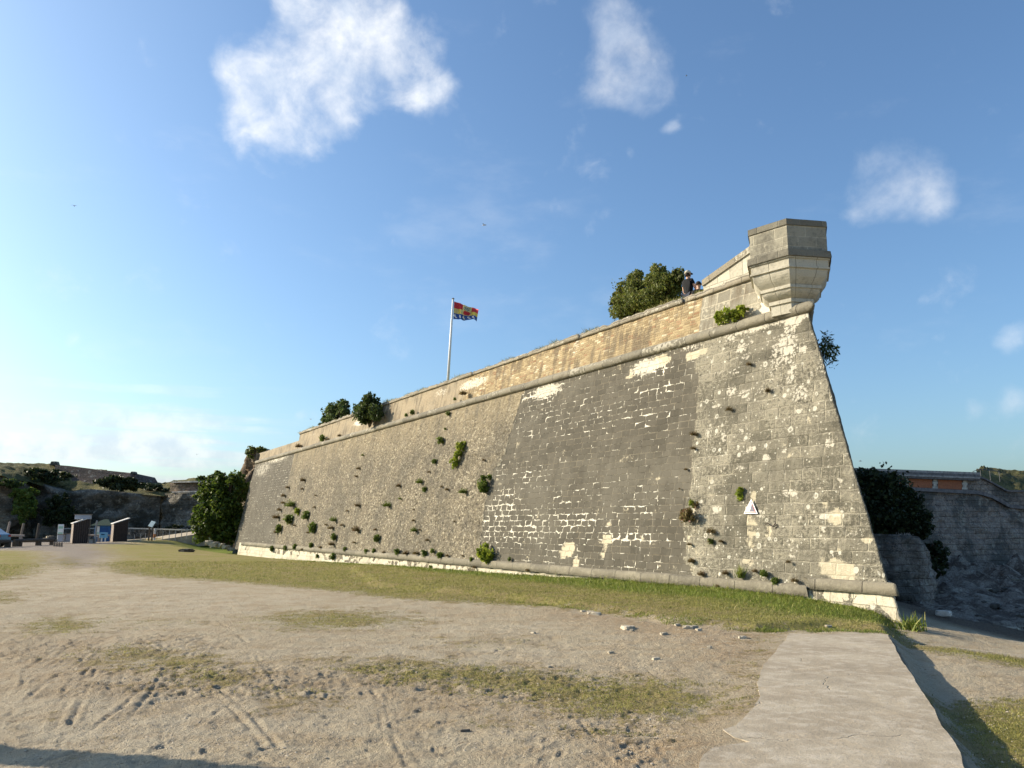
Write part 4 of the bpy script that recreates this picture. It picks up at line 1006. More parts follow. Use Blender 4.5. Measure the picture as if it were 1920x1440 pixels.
for x, y, s_, k, lb in [
        (490, 870, 75, 'd', 'dark spiky weed topping the cluster of weeds near the far end'), (530, 905, 50, 'y', 'yellow green weed just below the dark spiky one in the far cluster'),
        (480, 960, 78, 'g', 'round green weed lowest and leftmost of the large cluster near the far end'), (597, 930, 70, 'g', 'round green weed at the right of the cluster near the far end of the rampart'),
        (405, 1025, 58, 'g', 'green weed beside the edge of the smooth dark end bay of the rampart'), (645, 1020, 78, 'g', 'broad green weed below and right of the cluster near the far end'),
        (385, 955, 52, 'b', 'brown weed on the edge of the smooth dark end bay'), (790, 975, 52, 'd', 'dark spiky weed above a green one, right of the far cluster'), (790, 1085, 52, 'g', 'green weed directly under a dark spiky one, right of the far cluster'),
        (950, 1045, 62, 'b', 'largest brown dry weed low on the rubble stretch'), (1170, 870, 58, 'd', 'dark spiky weed in the middle of the rubble stretch'), (1400, 705, 52, 'd', 'dark weed just above a small green one right of the rubble middle'),
        (1432, 752, 42, 'g', 'small green weed just below a dark one, right of the rubble middle'), (1550, 400, 62, 'g', 'green weed high on the rubble, up and left of the long hanging one'), (1502, 550, 42, 'g', 'green weed left of the long hanging one'),
        (1710, 775, 58, 'd', 'dark spiky weed between the long hanging weed and the dark ashlar patch'), (1100, 1095, 56, 'g', 'green weed standing alone low in the middle of the rubble'), (1545, 1215, 52, 'g', 'green weed with an upright stem just above the plinth'),
        (1600, 210, 38, 'g', 'small green weed hanging just under the cordon')]:
    wp(*ZA(x, y), s_ / 3.79, k, lb, None)
def cluster(name, specs, label, leafm, size):
    c0 = specs[0][0]; root = empty(name, c0, 0, label, 'plant'); pts = np.concatenate([blobpts(np.array(c) - c0, (r_, r_, r_ * 1.05), n, .2, .22, 14) for c, r_, n in specs])
    v, f = leaves(pts, size); mesh('foliage', v, f, leafm, root)
    mb = MB()
    for c, r_, n in specs: 
        e = np.array(c) - c0; mb.tube([(0, 0, 0), tuple(e * 0.5), tuple(e + [0, 0, r_ * .5])], [.02, .014, .006], 5)
    mb.build('stem', M_BARK, root)
cluster('wall_weed', [(onwall(*ZA(1690, 445), .15), .24, 420), (onwall(*ZA(1665, 500), .15), .28, 500), (onwall(*ZA(1640, 558), .15), .22, 380)], 'long bright green weed hanging in a strip on the rubble stretch', L_BRIGHT, .07)
cluster('wall_weed', [(onwall(*ZBx(85, 815), .15), .36, 900), (onwall(*ZBx(88, 840), .12), .28, 500)], 'round green bush at the left edge of the dark ashlar patch', L_GREEN, .07)
cluster('wall_weed', [(onwall(*ZBx(95, 1225), .2), .34, 600), (onwall(*ZBx(75, 1215), .15), .26, 350), (onwall(*ZBx(108, 1245), .15), .3, 450)], 'bright yellow green weed above the plinth at the lower left corner of the dark patch', L_BRIGHT, .08)
cluster('wall_weed', [(onwall(*ZBx(1262, 990), .15), .27, 700), (onwall(*ZBx(1240, 1000), .1), .16, 250)], 'large brownish weed on the right edge of the dark ashlar patch', L_BROWN, .05)
cluster('wall_weed', [(onwall(*ZCx(295, 847), .08), .14, 320)], 'yellow green weed just above and left of the warning sign', L_BRIGHT, .045)
for x, y, s_, k, lb in [(1297, 540, 45, 'b', 'dry weed on the upper right edge of the dark ashlar patch'), (1293, 620, 30, 'b', 'small dry weed under another at the upper right edge of the dark patch'), (1283, 932, 42, 'y', 'yellow green weed right above the large brownish one'),
                        (1395, 1100, 50, 'b', 'pale dry weed below and right of the large brownish one'), (1390, 1150, 35, 'g', 'small green weed under a pale dry one right of the dark patch'), (1340, 1345, 45, 'b', 'weed above the plinth at the lower right corner of the dark patch')]:
    wp(*ZBx(x, y), s_ / 3.064, k, lb, None)
LL = dict(b='small dry weed in the lichen covered ashlar near the salient corner', g='small green weed low in the ashlar near the salient corner', t='grass tuft in the ashlar near the salient corner')
LG = dict(b='dry weeds on the corner ashlar', g='green weeds on the corner ashlar', t='grass tufts on the corner ashlar')
for x, y, s_, k in [(340, 290, 25, 'b'), (420, 405, 28, 'b'), (253, 487, 28, 'b'), (405, 1195, 35, 'g'), (455, 1228, 35, 'g'), (538, 1232, 30, 'b'), (365, 1190, 25, 'b'), (237, 1200, 30, 'b'), (203, 1255, 22, 'b'), (90, 1145, 26, 'b'), (170, 1060, 22, 'b'), (215, 1060, 18, 'b'), (510, 1150, 20, 'b')]:
    wp(*ZCx(x, y), s_ / 2.322, k, LL[k], LG[k])
wp(*ZCx(305, 1195), 20, 't', 'upright green grass blades low on the ashlar under the warning sign', None)
for x, y, s_, k in [(1248, 740, 22, 'b'), (1280, 1270, 35, 'b'), (1270, 1170, 25, 'b'), (1450, 1155, 25, 'b'), (235, 1250, 25, 'g'), (342, 1320, 30, 'b'), (1210, 850, 14, 'b')]:
    wp(*ZBx(x, y), s_ / 3.064, k, 'small weed in the joints of the dark ashlar patch', 'weeds on the dark patch')
# above the cordon
KC = K_TOP + 0.02
for x, y, s_, k, lb in [(698, 385, 52, 'g', 'green weed on the cordon near the far end of the parapet'), (740, 397, 26, 'b', 'tiny weed beside the green one on the cordon near the far end'), (1340, 200, 40, 'g', 'green weed on the cordon right of the parapet bush'),
                        (1295, 220, 30, 'g', 'small green weed on the cordon closest to the parapet bush'), (1700, 75, 58, 'b', 'brown dry weed on the cordon under the flagpole'), (1640, 105, 26, 'g', 'tiny weed left of the brown one on the cordon'), (530, 449, 45, 'b', 'dry weed at the step of the parapet on the cordon'), (820, 372, 30, 'b', 'flat dry weed on the cordon under the spiky bush')]:
    wp(*ZA(x, y), s_ / 3.79, k, lb, None, KC)
c0 = onvert(1367, 592, KC)
cluster('cordon_plant', [(onvert(1345, 596, KC), .20, 420), (onvert(1362, 588, KC), .24, 620), (onvert(1380, 586, KC), .22, 520), (onvert(1392, 580, KC), .17, 330)], 'broad yellow green plant growing on the cordon near the turret', L_BRIGHT, .055)
# bush on the hidden flank at the arris
fb = atY(1548, 655, 21.0)
bush('flank_bush', [(tuple(fb), (.22, .3, .38), 500)], L_DARK, .035, 'spiky dark bush sticking out behind the upper corner of the rampart', base=(fb[0] - .35, fb[1] + .1, fb[2] - .3), lng=4.0, trunkr=.015, clump=.3)

# bushes on top
def bpos(x, y, k): return tuple(onvert(x, y, k))
pxm = lambda P: np.linalg.norm(np.array(P) - CAMP) / F
def lob(x, y, k, rx, ry, n, dep=None):
    P = bpos(x, y, k); s = pxm(P); return (P, (rx * s, (dep or rx) * s, ry * s), n)
KB2 = K_TOP - 1.9
bush('parapet_bush', [lob(1175, 552, KB2, 24, 32, 2300), lob(1196, 535, KB2, 19, 24, 1900), lob(1200, 560, KB2, 34, 28, 3000), lob(1232, 528, KB2, 21, 28, 2400), lob(1250, 540, KB2, 30, 30, 3200), lob(1268, 528, KB2, 16, 22, 1500), lob(1225, 565, KB2, 46, 18, 2600),
      lob(1160, 575, KB2, 13, 22, 1200), lob(1180, 585, KB2, 28, 15, 1700), lob(1195, 515, KB2, 9, 9, 350), lob(1228, 505, KB2, 9, 8, 350), lob(1240, 506, KB2, 8, 8, 250), lob(1153, 562, KB2, 7, 14, 350), lob(1272, 512, KB2, 9, 7, 250)],
     L_OLIVE, .062, 'large dense green bush behind the parapet left of the man in the cap', base=tuple(np.array(bpos(1225, 575, KB2)) * [1, 1, 0] + [0, 0, ZP1 + .1]), trunkr=.05, clump=.2)
KS = K_TOP - 1.2
bush('parapet_shrub', [lob(632, 775, KS, 18, 16, 1500), lob(618, 784, KS, 14, 14, 1000), lob(644, 768, KS, 12, 14, 800), lob(606, 792, KS, 9, 8, 500), lob(640, 756, KS, 7, 8, 300)],
     L_BLUE, .11, 'feathery green shrub on top of the parapet near its far end', base=tuple(np.array(bpos(625, 790, KS)) * [1, 1, 0] + [0, 0, ZP1 + .1]), trunkr=.06, lng=2.6, clump=.24)
KF = K_TOP + 0.35
bush('wall_shrub', [lob(690, 770, KF, 21, 24, 2400), lob(692, 752, KF, 13, 13, 1000), lob(676, 768, KF, 12, 13, 800), lob(706, 772, KF, 12, 15, 900), lob(684, 786, KF, 14, 10, 700)],
     L_DARK, .10, 'dark leafy shrub growing out of the parapet face above the cordon', base=bpos(693, 797, K_TOP + .02), trunkr=.06, clump=.2)

# grass fringe on the coping
def fringe():
    n = 11000; us = rng.uniform(0, 1, n) ** 1.3 * 46 + 3.2; outs = OUTP - rng.uniform(.05, .5, n); hgt = rng.uniform(.08, .26, n)
    dens = fbm(us * .45, us * 0 + 2.0, 3) + .15 * np.exp(-((us - 6) / 5) ** 2); keep = dens > 0.0; us, outs, hgt = us[keep], outs[keep], hgt[keep] * (0.5 + np.clip(dens[keep], 0, 1))
    c = np.array([corner(ZP1, 0)]) + nW[None] * outs[:, None] + dW[None] * us[:, None]; n = len(us)
    b = np.column_stack([c, np.full(n, ZP1 + .17)]); d = rng.normal(size=(n, 3)) * [.5, .5, 0] + [0, 0, 1]; s = rng.normal(size=(n, 3)) * [1, 1, 0]; s /= np.linalg.norm(s, axis=1)[:, None]; s *= .012
    tip = b + d * hgt[:, None]; v = np.stack([b - s, b + s, tip], 1).reshape(-1, 3)
    o = mesh('grass_fringe', v, np.arange(n * 3).reshape(-1, 3), L_GRASS); tag(o, 'thin fringe of dry grass along the top of the coping', 'grass', kind='stuff')
fringe()

# ------------------------------------------------------------------ flagpole and flag
def flag():
    B = onvert(839, 708, K_TOP - 1.6); Tp = onvert(849, 561, K_TOP - 1.6)
    Y = B[1]; Tp = atY(849.5, 561, Y - .0); root = empty('flagpole', (B[0], B[1], ZP1 + .05), 0, 'tall thin white flagpole behind the rampart parapet', 'flagpole')
    o0 = np.array([B[0], B[1], ZP1 + .05]); top = Tp - o0
    mb = MB(); mb.tube([(0, 0, 0), tuple(top * .5), tuple(top)], [.075, .065, .05], 10); mb.build('pole', m_simple('white_pole_paint', (.72, .72, .70), .4), root, smooth=True)
    mb = MB(); e = top + [0, 0, .03]; mb.tube([tuple(top), tuple(e), tuple(e + [0, 0, .05])], [.07, .08, .02], 8); mb.build('cap', m_simple('pole_cap', (.18, .18, .18), .5), root)
    # flag cloth
    nx, nz_ = 44, 30; P = lambda x, y: atY(x, y, Y)
    tl, tr, bl_, br = P(851.5, 565), P(897, 581), P(850, 598.5), P(893, 601)
    vs = []
    for j in range(nz_ + 1):
        for i in range(nx + 1):
            a, b = i / nx, j / nz_; p = (tl * (1 - a) + tr * a) * (1 - b) + (bl_ * (1 - a) + br * a) * b
            w = math.sin(a * 11 + b * 1.5) * .11 * a ** .6 + math.sin(a * 23 - b * 3) * .03
            p = p + np.array([.05 * math.sin(a * 9), w * 1.6, .05 * math.sin(a * 10 + .6) * a]); vs.append(p)
    cols = dict(red=(.50, .035, .05), yellow=(.72, .55, .10), blue=(.035, .09, .32), white=(.7, .7, .66), green=(.10, .16, .07), gold=(.62, .52, .22))
    names = list(cols); mats = [m_simple('flag_' + k, c, .7) for k, c in cols.items()]; idx = []
    for j in range(nz_):
        for i in range(nx):
            a, b = (i + .5) / nx, (j + .5) / nz_; k = 'red' if b < .36 else ('gold' if a < .38 and b < .66 and not .16 < a < .27 else 'yellow') if b < .66 else 'blue'
            if .38 < a < .72 and b < .66:
                k = 'gold'
                if ((a - .56) / .12) ** 2 + ((b - .20) / .14) ** 2 < 1: k = 'green' if (i + j) % 3 else 'white'
                if ((a - .56) / .14) ** 2 + ((b - .50) / .15) ** 2 < 1: k = 'red'
            if k == 'blue':
                for ca in (.08, .28, .50, .70, .86):
                    if abs(a - ca - .05 * math.sin(b * 14)) < .035 and .72 < b < .92: k = 'white'
            idx.append(names.index(k))
    o0f = vs[0]; fo = mesh('flag', np.array(vs) - o0f, gridfaces(nz_ + 1, nx + 1), None, None, True, mats=mats, midx=idx); fo.location = o0f
    tag(fo, 'red, yellow and blue flag flying from the white flagpole', 'flag')
flag()

# ------------------------------------------------------------------ people on the rampart
M_SKIN = m_simple('skin', (.50, .30, .21), .6); M_BLK = m_simple('black_cotton', (.009, .010, .012), .9); M_CAP = m_simple('pale_cap_cloth', (.45, .42, .34), .9)
M_HAIR = m_simple('dark_hair', (.03, .02, .015), .8); M_DENIM = m_simple('dark_trousers', (.03, .035, .05), .9); M_EYE = m_simple('eye', (.02, .015, .01), .4)
def skinned(name, nodes, edges, mat, parent, sub=1):
    """nodes: name -> (pos, radius); first node is the root"""
    keys = list(nodes); me = bpy.data.meshes.new(name); me.from_pydata([nodes[k][0] for k in keys], [(keys.index(a), keys.index(b)) for a, b in edges], [])
    o = bpy.data.objects.new(name, me); COL.objects.link(o); o.parent = parent
    o.modifiers.new('skin', 'SKIN').use_smooth_shade = True; s = o.modifiers.new('sub', 'SUBSURF'); s.levels = sub; s.render_levels = sub
    if not me.skin_vertices: 
        bpy.context.view_layer.objects.active = o
        me.attributes.new
    sv = me.skin_vertices[0].data if len(me.skin_vertices) else None
    if sv:
        for k, v in zip(keys, sv): r = nodes[k][1]; v.radius = (r, r) if not hasattr(r, '__len__') else r
        sv[0].use_root = True
    me.materials.append(mat); return o
def person(loc, rz, label, pose):
    root = empty('person', loc, rz, label, 'person')
    J = dict(pelvis=((0, 0, .95), .14), waist=((0, .0, 1.10), (.13, .10)), chest=((0, .02, 1.33), (.155, .11)), collar=((0, .02, 1.47), .07), neck=((0, .0, 1.53), .052), chin=((0, -.03, 1.60), .062), head=((0, -.01, 1.69), .088), crown=((0, .0, 1.75), .07), nose=((0, -.118, 1.655), .014),
             hl=((.10, 0, .90), .095), kl=((.11, -.02, .50), .06), al=((.12, .02, .09), .038), tl=((.13, -.16, .04), .035), hr=((-.10, 0, .90), .095), kr=((-.11, -.02, .50), .06), ar=((-.12, .02, .09), .038), tr=((-.13, -.16, .04), .035),
             sl=((.18, .02, 1.43), .058), sr=((-.18, .02, 1.43), .058))
    J.update({k: v for k, v in pose.items() if k in ('el', 'wl', 'pl', 'er', 'wr', 'pr')})
    E = [('pelvis', 'waist'), ('waist', 'chest'), ('chest', 'collar'), ('collar', 'neck'), ('neck', 'chin'), ('chin', 'head'), ('head', 'crown'), ('chin', 'nose'), ('pelvis', 'hl'), ('hl', 'kl'), ('kl', 'al'), ('al', 'tl'), ('pelvis', 'hr'), ('hr', 'kr'), ('kr', 'ar'), ('ar', 'tr'), ('chest', 'sl'), ('chest', 'sr'), ('sl', 'el'), ('el', 'wl'), ('wl', 'pl'), ('sr', 'er'), ('er', 'wr'), ('wr', 'pr')]
    for s in 'lr':
        w = Vector(J['w' + s][0]); p = Vector(J['p' + s][0]); d = (p - w).normalized(); side = d.cross(Vector((0, 0, 1)));
        side = side.normalized() if side.length > .1 else Vector((1, 0, 0))
        for i, (o_, L) in enumerate(((-.03, .055), (-.010, .07), (.010, .066), (.028, .05))):
            a = p + side * o_ + d * .02; b = a + d * L + Vector((0, 0, -.015 * i * .3)); J[f'f{s}{i}'] = (tuple(a), .010); J[f'g{s}{i}'] = (tuple(b), .008); E += [('p' + s, f'f{s}{i}'), (f'f{s}{i}', f'g{s}{i}')]
        a = w + d * .03 + side * .03; J[f't{s}0'] = (tuple(a + side * .012), .011); J[f't{s}1'] = (tuple(a + side * .03 + d * .04), .009); E += [('w' + s, f't{s}0'), (f't{s}0', f't{s}1')]
    skinned('body', J, E, M_SKIN, root, 1)
    C = {k: (J[k][0], tuple(x + .018 for x in (J[k][1] if hasattr(J[k][1], '__len__') else (J[k][1],) * 2))) for k in ('waist', 'pelvis', 'chest', 'collar', 'sl', 'sr')}
    for s in 'lr':
        a, b = Vector(J['s' + s][0]), Vector(J['e' + s][0]); C['m' + s] = (tuple(a.lerp(b, .55)), .062)
    skinned('tshirt', C, [('waist', 'pelvis'), ('waist', 'chest'), ('chest', 'collar'), ('chest', 'sl'), ('chest', 'sr'), ('sl', 'ml'), ('sr', 'mr')], M_BLK, root, 1)
    T_ = {k: (J[k][0], (J[k][1] if not hasattr(J[k][1], '__len__') else .13) + .018) for k in ('pelvis', 'hl', 'kl', 'al', 'hr', 'kr', 'ar')}
    skinned('trousers', T_, [('pelvis', 'hl'), ('hl', 'kl'), ('kl', 'al'), ('pelvis', 'hr'), ('hr', 'kr'), ('kr', 'ar')], M_DENIM, root, 1)
    for s in (-1, 1):
        mb = MB(); mb.tube([(s * .032, -.085, 1.685), (s * .032, -.10, 1.685)], [.014, .008], 8); mb.build('eye', M_EYE, root, smooth=True)
        mb = MB(); mb.tube([(s * .085, .0, 1.65), (s * .098, .008, 1.68), (s * .088, .01, 1.70)], [.014, .02, .012], 8); mb.build('ear', M_SKIN, root, smooth=True)
    mb = MB(); mb.tube([(-.025, -.102, 1.612), (0, -.108, 1.610), (.025, -.102, 1.612)], [.004, .007, .004], 6); mb.build('mouth', m_simple('lips', (.35, .12, .10), .6), root, smooth=True)
    def dome(name, z0, r, hgt, mat, front=0, y0=.005):
        vs = []; n = 18
        for i in range(7):
            a = i / 6 * math.pi / 2
            for k in range(n): th = 2 * math.pi * k / n; vs.append((r * math.cos(a) * math.cos(th), y0 + r * 1.12 * math.cos(a) * math.sin(th), z0 + hgt * math.sin(a)))
        fs = [(i * n + k, i * n + (k + 1) % n, (i + 1) * n + (k + 1) % n, (i + 1) * n + k) for i in range(6) for k in range(n)] + [tuple(range(n))]
        mb = MB(); mb.add(vs, fs); return mb
    if pose.get('cap'):
        dome('cap', 1.70, .108, .115, M_CAP).build('cap', M_CAP, root, smooth=True)
        mb = MB(); n = 10; top = []; 
        for k in range(n + 1): th = math.pi * (1 + k / n); top.append((.095 * math.cos(th), -.045 + .175 * math.sin(th)))
        mb.prism(top, 1.70, 1.712); mb.build('visor', m_simple('dark_visor', (.04, .035, .03), .8), root)
        dome('hair', 1.60, .094, .12, M_HAIR, y0=.02).build('hair', M_HAIR, root, smooth=True)
    else: dome('hair', 1.655, .103, .125, M_HAIR, y0=.012).build('hair', M_HAIR, root, smooth=True)
    return root
K1 = K_TOP - .95
h1 = onvert(1289.5, 506.5, K1)
person((h1[0], h1[1], h1[2] - 1.815), R(125), 'man in a pale cap and black T-shirt leaning on the parapet beside the bush',
       dict(cap=1, el=((.24, -.04, 1.14), .045), wl=((.26, -.22, .98), .033), pl=((.25, -.30, .96), .038), er=((-.25, -.06, 1.15), .045), wr=((-.22, -.24, 1.02), .033), pr=((-.20, -.32, 1.0), .038)))
h2 = onvert(1309, 519, K1)
person((h2[0], h2[1], h2[2] - 1.93), R(160), 'person with dark hair raising a hand to the face beside the man in the cap',
       dict(el=((.25, -.10, 1.24), .045), wl=((.12, -.20, 1.46), .033), pl=((.06, -.16, 1.58), .038), er=((-.26, -.02, 1.16), .045), wr=((-.24, -.18, 1.0), .033), pr=((-.23, -.26, .98), .038)))

# ------------------------------------------------------------------ distant masonry material
def make_old_wall(name, c0, c1, moss, sc=1.0):
    m, t, b = newmat(name); P = t.obj(); x, y, z = t.sep(P)
    uvv = t.com(x + y * .6, z, 0.0)
    big = t.noise(P, .42 * sc, 6, .65); med = t.noise(P, 1.3 * sc, 6, .65); fin = t.noise(P, 4.5 * sc, 6, .68); vf = t.noise(P, 16 * sc, 4, .6)
    u, v, _ = t.sep(t.vadd(uvv, t.vmul(t.noisec(uvv, 1.0), .15)))
    dj, rb, rb2, _, _ = brickmath(t, u, v, .7, .32, 3.0)
    col = t.mix((rb - .5) * .5 + fin.ss(.35, .65), c0, c1)
    col = t.mix(big.ss(.44, .56) * .85, col, t.scol(t.mix(0.0, moss, moss), 0.6))
    col = t.mix((med * .6 + fin * .4).ss(.54, .64) * .75, col, (.42, .39, .32))
    col = t.mix((med * .5 + vf * .5).ss(.46, .36) * .85, col, (.035, .032, .026))
    col = t.mix(dj.ss(.03, .01) * .22 * med.ss(.4, .6), col, (.05, .045, .04))
    t.link(col, b.inputs['Base Color']); t.link(t.bump(fin * .8 + med + vf * .3 + dj.ss(0, .04) * .3, 1.0, .15), b.inputs['Normal']); return m
M_OLD = make_old_wall('old_rampart_stone', (.15, .135, .11), (.26, .235, .19), (.10, .095, .07))
M_OLDR = make_old_wall('old_rampart_pinkish_stone', (.23, .185, .155), (.38, .32, .265), (.17, .165, .145))
M_PALE = m_simple('pale_old_coping', (.46, .43, .37), .9, 3, .35, bump=.03)
M_BRICK = make_stone('red_brick_infill', (.34, .105, .045), (.46, .15, .065), .22, .07, (.40, .25, .16), .5, .4, 17.0, (.16, .07, .05), .01, False)
def make_hill_mat():
    m, t, b = newmat('rough_grass_bank'); P = t.pos(); med = t.noise(P, .35, 6, .65); fin = t.noise(P, 2.2, 6, .7); vf = t.noise(P, 9.0, 4, .6)
    col = t.mix(med.ss(.4, .6), (.055, .060, .020), (.15, .135, .045)); col = t.mix(fin.ss(.5, .65) * .6, col, (.20, .15, .075)); col = t.mix(fin.ss(.45, .35) * .7, col, (.030, .030, .013)); col = t.mix((med * .5 + vf * .5).ss(.58, .64) * .6, col, (.30, .27, .21))
    t.link(col, b.inputs['Base Color']); t.link(t.bump(fin + vf * .6, 1.0, .25), b.inputs['Normal']); b.inputs['Roughness'].default_value = 1; return m
M_HILL = make_hill_mat()
def facade(name, cols, mat, disp=.3, parent=None, nz=40, sub=10, fx=.5, fz=.8, seed=0, smooth=False):
    """cols: list of (bottom point, top point); returns a displaced surface between them, with a cap running back"""
    cs = []
    for (b0, t0), (b1, t1) in zip(cols[:-1], cols[1:]):
        n = max(2, int(np.linalg.norm(np.array(t1[:2]) - np.array(t0[:2])) * sub / 3));
        for i in range(n): a = i / n; cs.append((np.array(b0) * (1 - a) + np.array(b1) * a, np.array(t0) * (1 - a) + np.array(t1) * a))
    cs.append((np.array(cols[-1][0]), np.array(cols[-1][1]))); nc = len(cs); vs = []
    s = 0; sl_ = [0]
    for i in range(1, nc): s += np.linalg.norm(cs[i][1][:2] - cs[i - 1][1][:2]); sl_.append(s)
    for j in range(nz + 3):
        for i, (b_, t_) in enumerate(cs):
            a = min(j, nz) / nz; p = b_ * (1 - a) + t_ * a
            i0, i1 = max(i - 1, 0), min(i + 1, nc - 1); tg = cs[i1][1][:2] - cs[i0][1][:2]; tg /= np.linalg.norm(tg) + 1e-9; nr = np.array([tg[1], -tg[0]])
            dd = disp * float(fbm(np.array(sl_[i] * fx + seed), np.array(p[2] * fz + seed * .3), 5, .6)) * min(1, (nz - min(j, nz)) / 3 + .15)
            p = p + np.array([nr[0] * dd, nr[1] * dd, 0])
            if j > nz: p = p + np.array([0, (j - nz) * 3.0, -.1 * (j - nz)])
            vs.append(p)
    o0 = np.array(vs[0]); f = gridfaces(nz + 3, nc)
    o = mesh(name, np.array(vs) - (0 if parent else o0), f, mat, parent, smooth); 
    if not parent: o.location = o0
    return o
def column(x, yb, yt, Y, zb=None, back=0.0):
    t_ = atY(x, yt, Y + back); b_ = atY(x, yb, Y) if zb is None else t_ - np.array([0, back, 0])
    if zb is not None: b_[2] = zb
    return b_, t_

# ------------------------------------------------------------------ left background: shaded ramparts
YL = 96.0
lw = empty('ruined_rampart', tuple(atY(180, 1000, YL) * [1, 1, 0]), 0, 'long shaded ruined rampart with brick parapet in the far left background', 'fortress wall')
def rel(o, root):           # parts built in world space under a located empty
    o.location = -np.array(root.location) + np.array(o.location); return o
o = facade('rampart_face', [column(x, 0, yt, YL + dy, -1.0) for x, yt, dy in ((60, 912, 2), (82, 908, 0), (100, 916, -1), (135, 921, .5), (170, 917, 1), (220, 921, 1.5), (262, 926, 2), (302, 928, 3))], M_OLD, .7, lw, 34, 9, .30, .45); rel(o, lw)
o = facade('rubble_slope', [column(x, yb, yt, YL + 2, None, bk) for x, yb, yt, bk in ((105, 922, 900, 3), (150, 920, 892, 5), (200, 921, 895, 6), (240, 926, 900, 6), (275, 928, 908, 6), (300, 930, 912, 6), (330, 930, 914, 6))], M_HILL, .6, lw, 12, 9, .4, .9, 4); rel(o, lw)
pw = [(103, 903, 871.5, 9), (130, 905, 873.5, 9.5), (180, 908, 880, 10), (253, 916, 887.5, 11), (262, 916, 903, 11)]
o = facade('brick_parapet', [column(x, yb, yt, YL + bk - 5, None, 3) for x, yb, yt, bk in pw], make_old_wall('brown_parapet_brick', (.09, .06, .045), (.15, .10, .08), (.07, .055, .045)), .12, lw, 10, 5, .5, .9, 2); rel(o, lw)
for x, y0, y1, w in ((103, 865.5, 873, 12), (251, 884.5, 889.5, 8)):
    P0 = atY(x, (y0 + y1) / 2, YL + 8); s = (YL + 10) / F; mb = MB(); mb.box((0, 0, 0), (w * s, 1.2, (y1 - y0) * s), taper=.7); q = mb.build('parapet_block', M_OLD, lw, .05); q.location = P0 - np.array(lw.location)
# curtain wall with fold, further right
cw = empty('curtain_wall', tuple(atY(360, 1000, 99) * [1, 1, 0]), 0, 'shaded stone curtain wall with pale coping line behind the big tree', 'fortress wall')
o = facade('wall_face', [column(x, 0, yt, Y_, -1) for x, yt, Y_ in ((300, 926, 101), (309, 925.5, 98.5), (340, 924, 97), (390, 922.5, 96), (470, 920, 94))], M_OLD, .35, cw, 34, 9, .5, .6, 7); rel(o, cw)
o = facade('parapet', [column(x, yb, yt, Y_) for x, yb, yt, Y_ in ((318, 922, 905.5, 98.4), (340, 921.5, 905.5, 97.6), (390, 920, 904, 96.6), (470, 918, 902, 94.6))], make_old_wall('reddish_parapet_stone', (.24, .17, .13), (.36, .27, .21), (.20, .17, .11)), .15, cw, 8, 9, .8, 1.0, 8); rel(o, cw)
for ya, yb_, nm in ((902.8, 905.2, 'coping'), (921.5, 923.8, 'string_course')):
    mb = MB(); 
    for (xa, Ya), (xb, Yb) in (((322, 97.9), (356, 96.9)), ((356, 96.9), (392, 96.1)), ((392, 96.1), (470, 94.1))):
        p, q = atY(xa, ya - (xa - 322) * .022, Ya - .25), atY(xb, ya - (xb - 322) * .022, Yb - .25); h = (yb_ - ya) / F * 97
        mb.add([p, q, q - [0, 0, h], p - [0, 0, h], p + [0, .8, 0], q + [0, .8, 0], q + [0, .8, -h], p + [0, .8, -h]], [(0, 1, 2, 3), (7, 6, 5, 4), (0, 4, 5, 1), (1, 5, 6, 2), (2, 6, 7, 3), (3, 7, 4, 0)])
    q = mb.build(nm, M_PALE, cw); rel(q, cw)
# grassy banks above and behind
def hillstrip(name, pts, label=None):
    """pts: (x, y_front, Y_front, y_top, Y_top)"""
    cols = [(atY(x, yf, Yf), atY(x, yt, Yt)) for x, yf, Yf, yt, Yt in pts]
    cs = []
    for (a0, b0), (a1, b1) in zip(cols[:-1], cols[1:]):
        for i in range(14): w = i / 14; cs.append((a0 * (1 - w) + a1 * w, b0 * (1 - w) + b1 * w))
    cs.append(cols[-1]); nr = 16; vs = []
    for j in range(nr + 4):
        for i, (a, b_) in enumerate(cs):
            w = min(j, nr) / nr; p = a * (1 - w) + b_ * w; p = p + np.array([0, 0, (.55 * math.sin(w * math.pi) ** .8 + .22 * float(fbm(np.array(p[0] * .5), np.array(p[1] * .5 + 3), 4, .6))) * (1 if j < nr else .6)])
            if j > nr: p = p + np.array([0, (j - nr) * 12, -(j - nr) * 1.5])
            vs.append(p)
    o0 = np.array(vs[0]) * [1, 1, 0]; o = mesh(name, np.array(vs) - o0, gridfaces(nr + 4, len(cs)), M_HILL, None, False); o.location = o0; return tag(o, label, None, None, 'structure')
hillstrip('hill', [(-420, 930, 84, 868, 100), (-200, 920, 86, 869, 102), (0, 893, 92, 869, 104), (60, 905, 95, 871, 105), (100, 916, 97, 871, 106), (150, 900, 102, 878, 108), (200, 896, 104, 886, 109)])
hillstrip('hill', [(255, 925, 99, 902, 112), (285, 927, 101, 903.5, 114), (300, 927, 102, 909, 114), (325, 916, 104, 906, 116), (390, 906, 100, 901, 116), (480, 900, 100, 898, 116)])
